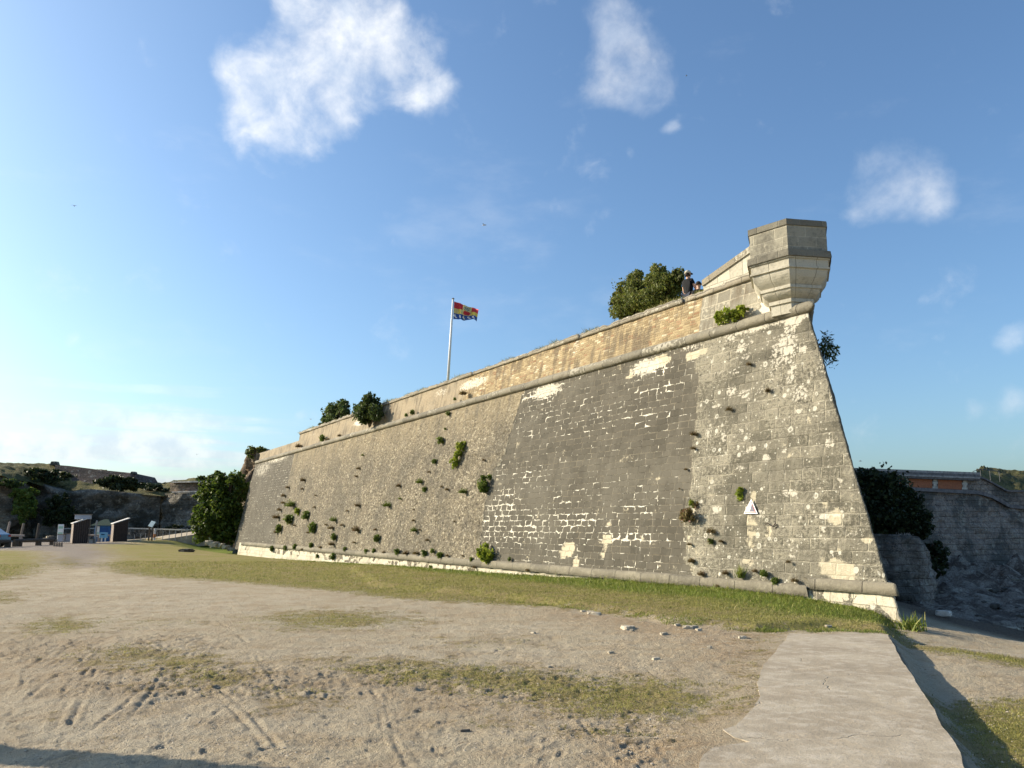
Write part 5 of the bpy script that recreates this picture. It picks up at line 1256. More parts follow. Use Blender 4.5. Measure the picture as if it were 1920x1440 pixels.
# bluff on the far left in tan stone, lightened to stand in for part sunlight
bl = facade('rock_bluff', [column(x, 0, yt, Y_, -1.0) for x, yt, Y_ in ((-420, 920, 80), (-150, 905, 88), (-40, 898, 91), (0, 894, 92.5), (22, 897, 93), (40, 903, 95), (62, 910, 97), (84, 916, 98))],
            make_old_wall('sunlit_tan_bluff_stone', (.22, .18, .13), (.36, .30, .22), (.17, .14, .09)), 1.3, None, 34, 8, .22, .3, 12)
tag(bl, 'tan eroded rock bluff at the left edge of the background', 'rock bluff')
def lobY(x, y, Y, rx, ry, n): P = tuple(atY(x, y, Y)); s = Y / F; return (P, (rx * s, max(rx * s * .7, .5), ry * s), n)
def bushY(name, lobes, leaf, size, label, **k):
    c = np.array(lobes[0][0]); b = (c[0], c[1] + .2, c[2] - lobes[0][1][2]); return bush(name, lobes, leaf, size, label, base=b, **k)
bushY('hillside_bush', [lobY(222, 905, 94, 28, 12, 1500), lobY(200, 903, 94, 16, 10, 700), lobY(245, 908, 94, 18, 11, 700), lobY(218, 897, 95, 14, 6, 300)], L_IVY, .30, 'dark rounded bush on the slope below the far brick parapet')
bushY('hillside_bush', [lobY(42, 940, 91, 15, 22, 1000), lobY(38, 962, 90, 13, 14, 700), lobY(58, 925, 92, 14, 14, 700), lobY(55, 955, 91, 14, 16, 700), lobY(30, 925, 91, 9, 9, 300)], L_GREEN, .28, 'green bush climbing the tan bluff at the left edge')
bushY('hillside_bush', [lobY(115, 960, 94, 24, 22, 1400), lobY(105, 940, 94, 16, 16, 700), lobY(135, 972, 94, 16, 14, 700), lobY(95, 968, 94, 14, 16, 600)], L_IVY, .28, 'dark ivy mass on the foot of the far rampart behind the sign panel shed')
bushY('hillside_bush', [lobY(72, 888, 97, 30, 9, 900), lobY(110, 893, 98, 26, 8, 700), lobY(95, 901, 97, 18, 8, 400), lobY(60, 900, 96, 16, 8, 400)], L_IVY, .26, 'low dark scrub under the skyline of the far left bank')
bushY('hillside_bush', [lobY(392, 897, 97, 18, 8, 600), lobY(412, 893, 97, 16, 9, 500), lobY(375, 902, 98, 12, 5, 300)], L_DARK, .25, 'bush on the curtain wall top peeking left of the big tree')
bushY('hillside_bush', [lobY(278, 912, 100, 20, 6, 400), lobY(300, 918, 101, 20, 5, 300)], L_IVY, .25, 'low dark scrub where the far rampart meets the curtain wall')
bushY('hillside_bush', [lobY(20, 905, 92, 30, 8, 500), lobY(-20, 902, 91, 26, 8, 400)], L_DARK, .25, 'scrub on top of the tan bluff at the left edge')
bushY('hillside_bush', [lobY(330, 990, 95, 10, 5, 120), lobY(312, 992, 95, 12, 4, 120)], L_IVY, .25, 'low weeds at the foot of the curtain wall')
# the big tree at the far end of the wall
YT = 73.5
bush('laurel_tree', [lobY(418, 960, YT, 42, 50, 4200), lobY(400, 985, YT, 38, 32, 2400), lobY(398, 925, YT, 26, 28, 1500), lobY(430, 912, YT, 28, 26, 1700), lobY(445, 945, YT + 1, 26, 48, 2200), lobY(450, 905, YT, 16, 18, 700), lobY(430, 990, YT, 34, 28, 1700), lobY(378, 960, YT, 18, 18, 600), lobY(412, 900, YT, 14, 16, 450), lobY(378, 1000, YT - .5, 18, 12, 500), lobY(455, 1000, YT + .5, 14, 18, 500)],
     L_TREE, .19, 'big dense green tree at the far end of the rampart', 'tree', base=tuple(atY(425, 1018, YT)), part='crown', trunkr=.16, clump=.13)
# rock mass behind the far end of the wall
rk = facade('rock_outcrop', [column(x, 0, yt, Y_, -1) for x, yt, Y_ in ((440, 905, 82), (450, 882, 80), (457, 868, 79), (464, 850, 78.5), (474, 841, 78), (486, 839, 78), (503, 842, 79), (520, 850, 80))], make_old_wall('brown_outcrop_rock', (.20, .145, .10), (.34, .26, .18), (.14, .10, .07), 1.6), .8, None, 36, 12, .5, .6, 21)
tag(rk, 'brown craggy rock outcrop rising behind the far end of the rampart', 'rock')
bushY('outcrop_bush', [lobY(476, 845, 77.6, 14, 8, 500), lobY(470, 853, 77.2, 8, 8, 250), (tuple(atY(490, 842, 78)), (.6, .5, .3), 200)], L_OLIVE, .14, 'bush on top of the brown rock outcrop')
# loose rubble by the tree foot
def rock(name, P, s, mat, label, cat='stone', group=None, sq=(1, 1, .6), seed=None, kind=None):
    bm = bmesh.new(); bmesh.ops.create_icosphere(bm, subdivisions=3, radius=1); k = rng.uniform(0, 99)
    for v in bm.verts:
        c = v.co; d_ = float(fbm(np.array(c.x * 1.4 + k), np.array(c.y * 1.4 + c.z * 1.9), 4, .55)) * .35
        c *= 1 + d_; 
        for i in range(3): c[i] = max(-.72, min(.72, c[i])) 
        c.x *= sq[0] * s; c.y *= sq[1] * s; c.z *= sq[2] * s
    me = bpy.data.meshes.new(name); bm.to_mesh(me); bm.free(); me.materials.append(mat); o = bpy.data.objects.new(name, me); COL.objects.link(o); o.location = P; o.rotation_euler = (0, 0, rng.uniform(0, 6.28))
    return tag(o, label, cat, group, kind)
M_ROCK = m_simple('pale_rock', (.42, .37, .28), .95, 6, .4, bump=.03); M_DKROCK = m_simple('dark_rock', (.10, .09, .075), .95, 6, .5, bump=.03); M_WROCK = m_simple('white_rock', (.55, .53, .48), .95, 5, .3, bump=.03)
def grd(x, y):
    P = atz(x, y, 0)
    for _ in range(12): P = atz(x, y, float(gh(np.array(P[0]), np.array(P[1]))))
    return P
P = grd(350, 1035); rock('boulder', P + [0, 0, .05], .55, M_DKROCK, 'dark flat boulder lying alone on the grass left of the big tree', sq=(1.3, .7, .42))
for i, (x, y, s) in enumerate(((392, 1018, .55), (402, 1021, .6), (413, 1023, .5), (424, 1026, .45), (433, 1030, .35))): rock('rubble_stone', atY(x, y, 71.5), s, M_ROCK, 'rubble stone in the low row at the foot of the big tree', group='rubble stones at the tree foot', sq=(1.2, .8, .55))

# ------------------------------------------------------------------ right background
YR = 45.0
M_RW = M_OLDR
Yr = lambda x: YR + (x - 1610) * .017
rw = empty('far_rampart', tuple(atY(1760, 1100, YR) * [1, 1, 0]), 0, 'shaded rampart with red brick panels and layered coping on the right behind the corner', 'fortress wall')
def topR(x): return 877.5 + (x - 1610) * .036
o = facade('rampart_face', [column(x, 0, yt, Yr(x) - 1.0, -4.2, 1.0) for x, yt in ((1480, 912), (1610, 914), (1720, 917), (1835, 922), (1862, 932), (1895, 948), (1920, 950), (2300, 958))], M_RW, .16, rw, 60, 22, .8, .9, 31); rel(o, rw)
def bandR(name, xs, y0f, y1f, out, mat, th=.6, bev=0):
    mb = MB()
    for xa, xb in zip(xs[:-1], xs[1:]):
        p0, p1 = atY(xa, y0f(xa), Yr(xa) - out), atY(xb, y0f(xb), Yr(xb) - out); q0, q1 = atY(xa, y1f(xa), Yr(xa) - out), atY(xb, y1f(xb), Yr(xb) - out); bk = np.array([0, th + out, 0])
        mb.add([p0, p1, q1, q0, p0 + bk, p1 + bk, q1 + bk, q0 + bk], [(0, 1, 2, 3), (7, 6, 5, 4), (0, 4, 5, 1), (2, 6, 7, 3)] + ([(3, 7, 4, 0)] if xa == xs[0] else []) + ([(1, 5, 6, 2)] if xb == xs[-1] else []))
    q = mb.build(name, mat, rw); rel(q, rw); return q
xs = [1480, 1560, 1610, 1700, 1780, 1838]
M_LAY = m_simple('grey_coping_layers', (.17, .155, .15), .9, 5, .35, bump=.03); M_LAYL = m_simple('pale_coping_layers', (.36, .33, .30), .9, 5, .35, bump=.03)
bandR('coping', xs, topR, lambda x: topR(x) + 4.2, .30, M_LAYL, 2.0)
bandR('coping', xs, lambda x: topR(x) + 4.4, lambda x: topR(x) + 8.4, .38, M_LAY, 1.2)
bandR('coping', xs, lambda x: topR(x) + 8.6, lambda x: topR(x) + 12.0, .45, M_LAYL, 1.0)
bandR('coping', xs, lambda x: topR(x) + 12.2, lambda x: topR(x) + 15.5, .36, M_LAY, 1.0)
bandR('parapet', [1480, 1610, 1700, 1780, 1842], lambda x: topR(x) + 15.4, lambda x: 916 + (x - 1720) * .05, .0, M_RW, .8)
for xa, xb in ((1704, 1748), (1759, 1804), (1650, 1696)): bandR('brick_panel', [xa, xb], lambda x: topR(x) + 16.5, lambda x: 914 + (x - 1720) * .05, .03, M_BRICK, .2)
for xc in (1700, 1753.5, 1809):
    for k in range(4): w = 5 if k % 2 else 3.2; bandR('quoin', [xc - w, xc + w], lambda x, k=k: topR(x) + 16 + k * 4.4, lambda x, k=k: topR(x) + 16 + k * 4.4 + 4.1, .06, M_PALE, .2)
cyf = lambda x: np.interp(x, [1480, 1720, 1838, 1862, 1895, 1920, 2300], [908, 914, 920.5, 928, 946, 948, 955])
bandR('cordon', [1480, 1610, 1720, 1838, 1850, 1862, 1880, 1895, 1920, 2300], cyf, lambda x: cyf(x) + 6.5, .28, M_LAY, .5)
yst = lambda x: np.interp(x, [1838, 1850, 1888, 1895, 2300], [893, 897, 918, 919, 924])
bandR('parapet', [1838, 1850, 1870, 1888, 1895, 2300], lambda x: yst(x) + 3, lambda x: cyf(x) + .5, .0, M_RW, .6)
bandR('coping', [1838, 1850, 1870, 1888, 1895, 2300], yst, lambda x: yst(x) + 3.2, .15, M_LAY, .8)
hillstrip('hill', [(1832, 897, 50, 895, 56), (1842, 900, 50, 887, 60), (1856, 908, 50, 884.5, 62), (1890, 921, 50, 885.5, 62), (1920, 922, 50.5, 888, 62), (2300, 926, 56, 880, 66)])
# railing on top
def railing():
    P = [atY(x, y, 49.5) for x, y in ((1824, 884), (1838, 879.6), (1873, 883.5))]; o0 = P[0] * [1, 1, 0] + [0, 0, P[0][2] - .3]; root = empty('railing', o0, 0, 'thin metal handrail on top of the right rampart', 'railing')
    Mi = m_simple('grey_rail_metal', (.12, .12, .12), .5); mb = MB(); mb.tube([p - o0 for p in P], .022, 6); mb.build('handrail', Mi, root)
    for a in (0, .5, 1.0):
        for s in ((0, 1), (1, 2)):
            if a == 1.0 and s == (0, 1): continue
            p = P[s[0]] * (1 - a) + P[s[1]] * a - o0; mb = MB(); mb.tube([p, p - [0, 0, .65]], .018, 6); mb.build('post', Mi, root)
railing()
# broken masonry block and ivy
bmk = facade('broken_wall', [column(x, 0, yt, Y_, -3.6) for x, yt, Y_ in ((1600, 1000, 39), (1645, 1001, 38.6), (1700, 1003, 38.2), (1722, 1006, 38.0), (1735, 1022, 38.2), (1743, 1034, 38.8), (1746, 1048, 41))], M_RW, .25, None, 34, 26, .9, 1.1, 41)
tag(bmk, 'broken shaded block of masonry under the dark ivy behind the corner', 'wall')
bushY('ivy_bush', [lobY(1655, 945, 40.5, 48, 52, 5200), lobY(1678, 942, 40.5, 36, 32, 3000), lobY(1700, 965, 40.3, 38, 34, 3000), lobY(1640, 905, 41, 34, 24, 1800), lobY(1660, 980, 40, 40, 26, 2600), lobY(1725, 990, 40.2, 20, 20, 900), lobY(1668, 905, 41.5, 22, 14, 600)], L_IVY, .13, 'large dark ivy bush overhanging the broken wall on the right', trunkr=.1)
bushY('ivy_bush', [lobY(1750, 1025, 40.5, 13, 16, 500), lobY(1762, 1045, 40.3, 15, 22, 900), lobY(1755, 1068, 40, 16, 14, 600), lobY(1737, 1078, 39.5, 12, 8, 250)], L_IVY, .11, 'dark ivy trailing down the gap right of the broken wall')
# rubble slope at the foot of the far rampart
def slope():
    nx, ny = 150, 40; vs = []
    for j in range(ny):
        for i in range(nx):
            x = 9.5 + i * .30; w = j / (ny - 1); Y = 35.0 + w * 12 + (x - 20) * .06; z = -2.55 + 1.9 * w ** .8 + .34 * float(fbm(np.array(x * .8), np.array(Y * .8), 5, .65)) * (w * 2 + .2); vs.append((x, Y, z - (.9 if j == 0 else 0)))
    o = mesh('rubble_slope', np.array(vs) - [15, 38, 0], gridfaces(ny, nx), make_old_wall('rubble_slope_stone', (.25, .205, .16), (.44, .38, .31), (.17, .13, .10), 2.5)); o.location = (15, 38, 0); tag(o, 'shaded rubble slope at the foot of the right rampart', 'rubble', kind='stuff')
slope()
for i in range(120):
    x = rng.uniform(10.5, 29); Y = rng.uniform(30, 44); z = max(float(gh(np.array(x), np.array(Y))), -2.5 + 1.7 * max(0, (Y - 35.5) / 11) ** .8)
    rock('fallen_stone', (x, Y, z + .03), rng.uniform(.10, .34), random.choice([M_DKROCK, M_ROCK, M_OLD]), 'fallen stone lying in the shade between the corner and the right rampart', group='fallen stones below the right rampart', sq=(1.2, .9, .5))
for x, y, s, a in ((1770, 1157, .17, 1.3), (1838, 1159, .19, 1.1)): rock('white_boulder', grd(x, y) + [0, 0, .08], s, M_WROCK, 'pale boulder in the shade, ' + ('long and flat one nearer the corner' if x < 1800 else 'rounder one farther from the corner'), sq=(a, .7, .5))
# plants at the foot of the corner
def stems(P, n, h, label, leafm):
    root = empty('corner_plant', P, 0, label, 'plant'); vs = []
    for _ in range(n):
        d_ = np.array([rng.normal() * .35, rng.normal() * .35, 1]); d_ /= np.linalg.norm(d_); L = h * rng.uniform(.4, 1); b_ = rng.normal(size=3) * [.12, .12, 0]; s = np.cross(d_, rng.normal(size=3)); s = s / np.linalg.norm(s) * .012
        m_ = b_ + d_ * L * .5 + s; e = b_ + d_ * L + np.array([d_[0], d_[1], -.3]) * L * .25; vs += [b_ - s, b_ + s, m_ + s, m_ - s, m_ - s, m_ + s, e + s * .2, e - s * .2]
    mesh('stems', vs, np.arange(len(vs)).reshape(-1, 4), leafm, root)
stems(tuple(grd(1712, 1182)), 60, .42, 'arching grassy plant at the foot of the salient corner', L_GRASSG)
stems(tuple(grd(1702, 1180)), 40, .30, 'low plant touching the plinth at the salient corner', L_GREEN)

# ------------------------------------------------------------------ left middle distance: huts, signs, barriers
M_SLAT = m_simple('weathered_plank', (.30, .25, .21), .85, 12, .35); M_SLAT_SHADE = m_simple('shade_toned_plank', (.05, .038, .032), .85, 12, .35); M_ROOFP = m_simple('pale_roof_sheet', (.62, .60, .56), .6, 4, .15)  # darker plank copy paints the shade onto the hut fronts
M_GREYP = m_simple('grey_panel', (.36, .39, .44), .6, 3, .1); M_POST = m_simple('weathered_post', (.22, .18, .14), .9, 10, .35, bump=.01); M_WHT = m_simple('white_board', (.75, .77, .74), .5); M_GREENP = m_simple('pale_green_print', (.36, .55, .42), .5)
def hut(px, pyb, wpx, hpx, label, mslat, gaps=True, rz=R(38)):
    P = grd(px, pyb); s = P[1] / F; W = wpx * s; H = hpx * s; root = empty('slatted_hut', P, rz, label, 'hut', None)
    D_, ht, lo = W * .78, H, H * .78
    n = 7
    # front (wide) boards face -Y, side boards face -X ; roof climbs towards +X
    def board(name, a, b, h0, h1, th, ax):
        mb = MB()
        if ax == 'f': vs = [(a, -D_ / 2 - th, .05), (b, -D_ / 2 - th, .05), (b, -D_ / 2 - th, h1), (a, -D_ / 2 - th, h0), (a, -D_ / 2, .05), (b, -D_ / 2, .05), (b, -D_ / 2, h1), (a, -D_ / 2, h0)]
        else: vs = [(-W / 2 - th, b, .05), (-W / 2 - th, a, .05), (-W / 2 - th, a, h1), (-W / 2 - th, b, h0), (-W / 2, b, .05), (-W / 2, a, .05), (-W / 2, a, h1), (-W / 2, b, h0)]
        mb.add(vs, [(0, 1, 2, 3), (7, 6, 5, 4), (0, 4, 5, 1), (1, 5, 6, 2), (2, 6, 7, 3), (3, 7, 4, 0)]); return mb
    hx = lambda x: lo + (ht - lo) * (x + W / 2) / W
    mb = MB(); c = W / 2 - .02; d2 = D_ / 2 - .02
    vs = [(-c, -d2, 0), (c, -d2, 0), (c, d2, 0), (-c, d2, 0), (-c, -d2, lo), (c, -d2, ht), (c, d2, ht), (-c, d2, lo)]
    mb.add(vs, [(3, 2, 1, 0), (4, 5, 6, 7), (0, 1, 5, 4), (1, 2, 6, 5), (2, 3, 7, 6), (3, 0, 4, 7)]); mb.build('frame', M_POST if gaps else M_SLAT_SHADE, root)
    for i in range(n):
        g = W / n; a = -W / 2 + i * g + g * .08; b = a + g * .84; board('plank', a, b, hx(a), hx(b), .03, 'f').build('plank', mslat if gaps else M_SLAT_SHADE, root)
    for i in range(5): g = D_ / 5; a = -D_ / 2 + i * g + g * .08; board('plank', a, a + g * .84, lo, lo, .03, 's').build('plank', M_SLAT, root)
    mb = MB(); e = .10; mb.add([(-W / 2 - e, -D_ / 2 - e, lo), (W / 2 + e, -D_ / 2 - e, ht + .02), (W / 2 + e, D_ / 2 + e, ht + .02), (-W / 2 - e, D_ / 2 + e, lo), (-W / 2 - e, -D_ / 2 - e, lo + .07), (W / 2 + e, -D_ / 2 - e, ht + .09), (W / 2 + e, D_ / 2 + e, ht + .09), (-W / 2 - e, D_ / 2 + e, lo + .07)],
           [(3, 2, 1, 0), (4, 5, 6, 7), (0, 1, 5, 4), (1, 2, 6, 5), (2, 3, 7, 6), (3, 0, 4, 7)]); mb.build('roof', M_ROOFP, root)
    return root
hut(148, 1019, 25, 46, 'dark slatted wooden hut under the raised grey panel, left one of the two', M_SLAT_SHADE)
hut(222.5, 1018, 24, 44, 'brown slatted wooden hut right of the blue kiosk', M_SLAT, False)
def boxat(name, px, pyb, wpx, hpx, label, cat, mat, dep=.06, posts=0, lift=0, rz=0.0, extra=None, pm=None, Y=None):
    P = grd(px, pyb) if Y is None else atY(px, pyb, Y); s = P[1] / F; root = empty(name, P, rz, label, cat); W, H = wpx * s, hpx * s; L = lift * s
    mb = MB(); mb.box((0, 0, L + (H - L) / 2), (W, dep, H - L)); mb.build('panel', mat, root, .01)
    if posts:
        for sx in ((-1, 1) if posts == 2 else (0,)):
            mb = MB(); mb.tube([(sx * W * .42, .06 + dep / 2, -.2), (sx * W * .42, .06 + dep / 2, H * .98)], .05, 6); mb.build('post', pm or M_POST, root)
    if extra: extra(root, W, H, L, dep)
    return root
def ex_top(root, W, H, L, dep):
    mb = MB(); mb.box((0, -.01, H + .03), (W + .14, dep + .1, .06)); mb.build('frame', M_POST, root)
boxat('raised_panel', 151.5, 1019, 26, 52, 'wide grey notice panel raised on posts above the left slatted hut', 'sign', M_GREYP, .5, 2, 44, R(10), ex_top)
def ex_info(root, W, H, L, dep):
    for i, (z, c) in enumerate(((.80, M_GREENP), (.62, M_WHT), (.42, M_GREENP))): mb = MB(); mb.box((0, -dep / 2 - .012, H * z), (W * .8, .02, H * .14)); mb.build('print', c, root)
boxat('info_board', 112, 1013, 9.5, 29, 'tall narrow white and green information board near the rock pile', 'sign', M_WHT, .08, 2, 2, R(15), ex_info, Y=79)
boxat('grey_cabinet', 114, 1015, 9, 12, 'small grey utility box in front of the information board', 'cabinet', M_GREYP, .5, 0, 0, R(12), ex_top, Y=78)
boxat('grey_cabinet', 129, 1014, 8, 12, 'grey box between the information board and the left hut', 'cabinet', M_GREYP, .4, 0, 0, R(0), ex_top, Y=78.5)
def kiosk():
    P = atY(196, 1008, 83.0); s = P[1] / F; root = empty('blue_kiosk', P, R(8), 'blue kiosk with a dark green hipped roof between the two slatted huts', 'kiosk'); W, H, D_ = 26 * s, 22 * s, 1.8
    mb = MB(); mb.box((0, 0, H / 2 - .3), (W, D_, H + .6)); mb.build('wall', m_simple('blue_kiosk_paint', (.035, .14, .36), .6, 3, .15), root)
    mb = MB(); e = .35; z = H; vs = [(-W / 2 - e, -D_ / 2 - e, z), (W / 2 + e, -D_ / 2 - e, z), (W / 2 + e, D_ / 2 + e, z), (-W / 2 - e, D_ / 2 + e, z), (-.2, 0, z + .62), (.2, 0, z + .62)]
    mb.add(vs, [(3, 2, 1, 0), (0, 1, 5, 4), (1, 2, 5), (2, 3, 4, 5), (3, 0, 4)]); mb.build('roof', m_simple('green_roof', (.018, .045, .03), .8), root)
    mb = MB(); mb.box((-W / 2 + .28, -D_ / 2 - .03, H * .5), (.42, .05, H * .86)); p = mb.build('poster', M_WHT, root)
    mb = MB(); mb.box((-W / 2 + .28, -D_ / 2 - .062, H * .3), (.36, .012, H * .3)); mb.build('print', M_GREENP, p)
    mb = MB(); mb.box((W * .15, -D_ / 2 - .02, H * .60), (W * .5, .04, H * .35)); mb.build('hatch', m_simple('darker_blue', (.02, .09, .26), .5), root)
kiosk()
def bluebox():
    P = atY(193.5, 1015.5, 79.0); s = P[1] / F; root = empty('blue_letterbox', P, R(5), 'small pale blue box on two white legs in front of the blue kiosk', 'box'); W, H = 12 * s, 16.5 * s; mb = MB(); mb.box((0, 0, H * .7), (W, .4, H * .6)); mb.build('box', m_simple('pale_blue_paint', (.22, .50, .70), .5), root, .02)
    for sx in (-1, 1): mb = MB(); mb.box((sx * W * .27, 0, H * .2), (.10, .10, H * .42)); mb.build('leg', M_WHT, root)
    mb = MB(); mb.box((0, -.21, H * .78), (W * .5, .02, .08)); mb.build('slot', m_simple('slot_dark', (.02, .05, .12), .5), root)
bluebox()
def post(px, pyb, hpx, r, label, mat=M_POST, lean=0, cap=False, cat='post', name='wooden_post', group=None, Y=None):
    P = grd(px, pyb) if Y is None else atY(px, pyb, Y); s = P[1] / F; H = hpx * s; root = empty(name, P, 0, label, cat, group)
    mb = MB(); mb.tube([(0, 0, -.3), (lean * .5, 0, H * .5), (lean, 0, H)], [r, r * .95, r * .9], 8); mb.build('shaft', mat, root)
    mb = MB(); mb.tube([(lean, 0, H), (lean, 0, H + r * .5)], [r * .9, r * .35], 8); mb.build('top', mat, root); return root
post(178, 1019, 41, .10, 'tall grey square post between the left hut and the blue kiosk', m_simple('grey_post', (.30, .29, .27), .8, 8, .2))
bx = boxat('stone_bollard', 172, 1019, 7, 7, 'low grey block at the foot of the tall grey post', 'block', m_simple('grey_block', (.28, .27, .25), .9, 5, .2), .4, 0, 0, 0, ex_top)
M_DARKLOG = m_simple('dark_log', (.085, .07, .055), .9, 8, .3, bump=.01)
post(11.5, 1008, 28, .13, 'leaning log post at the left edge, first of three', lean=.22, mat=M_SLAT, Y=83); post(38, 1010, 27, .13, 'leaning log post in the middle of three behind the parking rail', lean=.18, Y=83); post(68.5, 1011, 28, .13, 'dark upright log post farthest right of three behind the parking rail', lean=.1, mat=M_DARKLOG, Y=83)
def beam(name, pts, r, legs, label, cat, mat, hz=.45, Y=None):
    P0 = grd(*pts[0]) if Y is None else atY(*pts[0], Y); P1 = grd(*pts[1]) if Y is None else atY(*pts[1], Y); root = empty(name, P0, 0, label, cat); a, b = np.zeros(3), P1 - P0
    mb = MB(); mb.tube([a + [0, 0, hz], (a + b) / 2 + [0, 0, hz + .01], b + [0, 0, hz]], [r, r * 1.03, r * .95], 10); mb.build('beam', mat, root)
    for k in legs: p = a + (b - a) * k; mb = MB(); mb.box(p + [0, 0, hz / 2 - .1], (r * 2.6, r * 1.6, hz + .1)); mb.build('leg', mat, root)
    return root
M_DARKLOG = m_simple('dark_log', (.085, .07, .055), .9, 8, .3, bump=.01)
beam('log_barrier', ((26, 1025), (100, 1022)), .15, (.03, .12, .6, .97), 'long low dark log barrier in front of the parking strip', 'barrier', M_DARKLOG)
beam('log_barrier', ((-30, 1028), (17, 1026)), .15, (.05, .5, .93), 'short low log barrier piece at the left edge beside the car', 'barrier', M_DARKLOG)
beam('log_rail', ((4, 1011), (45, 1011)), .11, (.15, .85), 'pale low log rail between the leaning posts at the left edge', 'barrier', M_SLAT, .35, Y=82)
beam('log_rail', ((160, 1013), (210, 1013.5)), .09, (.05, .5, .95), 'thin pale rail running behind the grey post towards the blue kiosk', 'barrier', M_SLAT, .5, Y=81.5)
for i, x in enumerate((101.5, 106, 110.5, 115)):
    post(x, 1024.5 + i * .3, 7, .09, 'short log bollard in the row of four at the end of the long barrier', mat=M_POST, group='row of four short log bollards', cat='bollard', name='log_bollard')
for i in range(9):
    x = 87 + i * 2.6 + rng.uniform(-1, 1); rock('pile_rock', atY(x, 1013 - rng.uniform(0, 6), 84 + rng.uniform(-.5, 1)), rng.uniform(.25, .42), M_DKROCK if i % 2 else M_ROCK, 'rock in the pile left of the information board', group='rock pile by the information board', sq=(1.2, .9, .7))
# low dry-stone wall
sw = facade('low_stone_wall', [column(x, 0, yt, Y_, -.6) for x, yt, Y_ in ((120, 991, 93), (200, 990.5, 92), (240, 990.5, 91), (300, 992, 90), (345, 993.5, 89), (400, 992, 88))], make_old_wall('dry_stone', (.12, .10, .085), (.30, .27, .22), (.07, .06, .05), 3.0), .14, None, 12, 9, 1.5, 2.0, 51)
tag(sw, 'low dark dry stone wall with pale top behind the huts', 'wall')
mb = MB(); pr = None
for x, yt, Y_ in ((120, 990.2, 92.9), (200, 989.7, 91.9), (240, 989.7, 90.9), (300, 991.2, 89.9), (345, 992.7, 88.9), (400, 991.2, 87.9)):
    p = atY(x, yt, Y_)
    if pr is not None: mb.add([pr, p, p - [0, 0, .12], pr - [0, 0, .12], pr + [0, .6, 0], p + [0, .6, 0], p + [0, .6, -.12], pr + [0, .6, -.12]], [(0, 1, 2, 3), (7, 6, 5, 4), (0, 4, 5, 1), (1, 5, 6, 2), (2, 6, 7, 3), (3, 7, 4, 0)])
    pr = p
q = mb.build('coping', M_PALE, sw); q.location = -np.array(sw.location)
# lectern sign, small white marker and wire fence posts along the footpath
def lectern():
    P = atY(281.5, 1013.5, 81.0); s = P[1] / F; root = empty('lectern_sign', P, R(-20), 'slanted pale blue information panel on two dark posts beside the footpath', 'sign'); H = 34 * s
    for sx in (-1, 1): mb = MB(); mb.box((sx * .2, 0, H * .42), (.11, .11, H * .84)); mb.build('post', M_DARKLOG, root)
    mb = MB(); mb.box((.1, -.03, H * .88), (.55, .05, .62), rx=R(-28), ry=R(14)); mb.build('panel', m_simple('pale_blue_panel', (.30, .42, .46), .5), root)
lectern()
o = post(289.5, 1007, 14, .12, 'small white marker post with an orange base right of the lectern sign', mat=m_simple('white_marker', (.75, .70, .66), .6), name='marker_post', Y=81.2)
mb = MB(); mb.tube([(0, 0, -.05), (0, 0, .30)], .14, 8); mb.build('base', m_simple('orange_base', (.55, .22, .08), .6), o)
fx = [(251, 1017), (263, 1015.5), (272, 1014.5), (294, 1012.5), (305, 1011), (317, 1009.5), (329, 1008), (340, 1006.5), (350, 1005)]
for x, y in fx: post(x, y, 14, .035, 'thin grey metal fence post beside the footpath', mat=m_simple('galvanised', (.34, .34, .33), .5), name='fence_post', group='thin fence posts along the footpath', Y=81.5)
def wire():
    pts = [atY(x, y - 12.5, 81.5) for x, y in fx]; o0 = pts[0]; mb = MB(); mb.tube([p - o0 for p in pts], .012, 5); o = mb.build('fence_wire', M_DARKLOG); o.location = o0; tag(o, 'thin wire strung along the footpath fence posts', 'wire')
wire()
def footpath():
    L = [(236, 1018.5), (262, 1016), (300, 1011.5), (330, 1007.5), (358, 1003), (400, 999)]; U = [(236, 1012), (262, 1010.5), (300, 1005.5), (330, 1001), (358, 997), (400, 993)]; vs = []
    for (x, y), (x2, y2) in zip(L, U): a = atY(x, y, 81.8); b_ = atY(x2, y2, 86.5); vs += [a, b_, a - [0, 0, 1.2], b_ - [0, 0, 1.2]]
    mb = MB(); 
    for i in range(len(L) - 1): k = i * 4; mb.f += [(k, k + 4, k + 5, k + 1), (k + 2, k + 3, k + 7, k + 6), (k, k + 2, k + 6, k + 4), (k + 1, k + 5, k + 7, k + 3)]
    mb.f += [(0, 1, 3, 2)]; mb.v = [tuple(v) for v in vs]; tag(mb.build('footpath', M_CONC), kind='structure')
footpath()
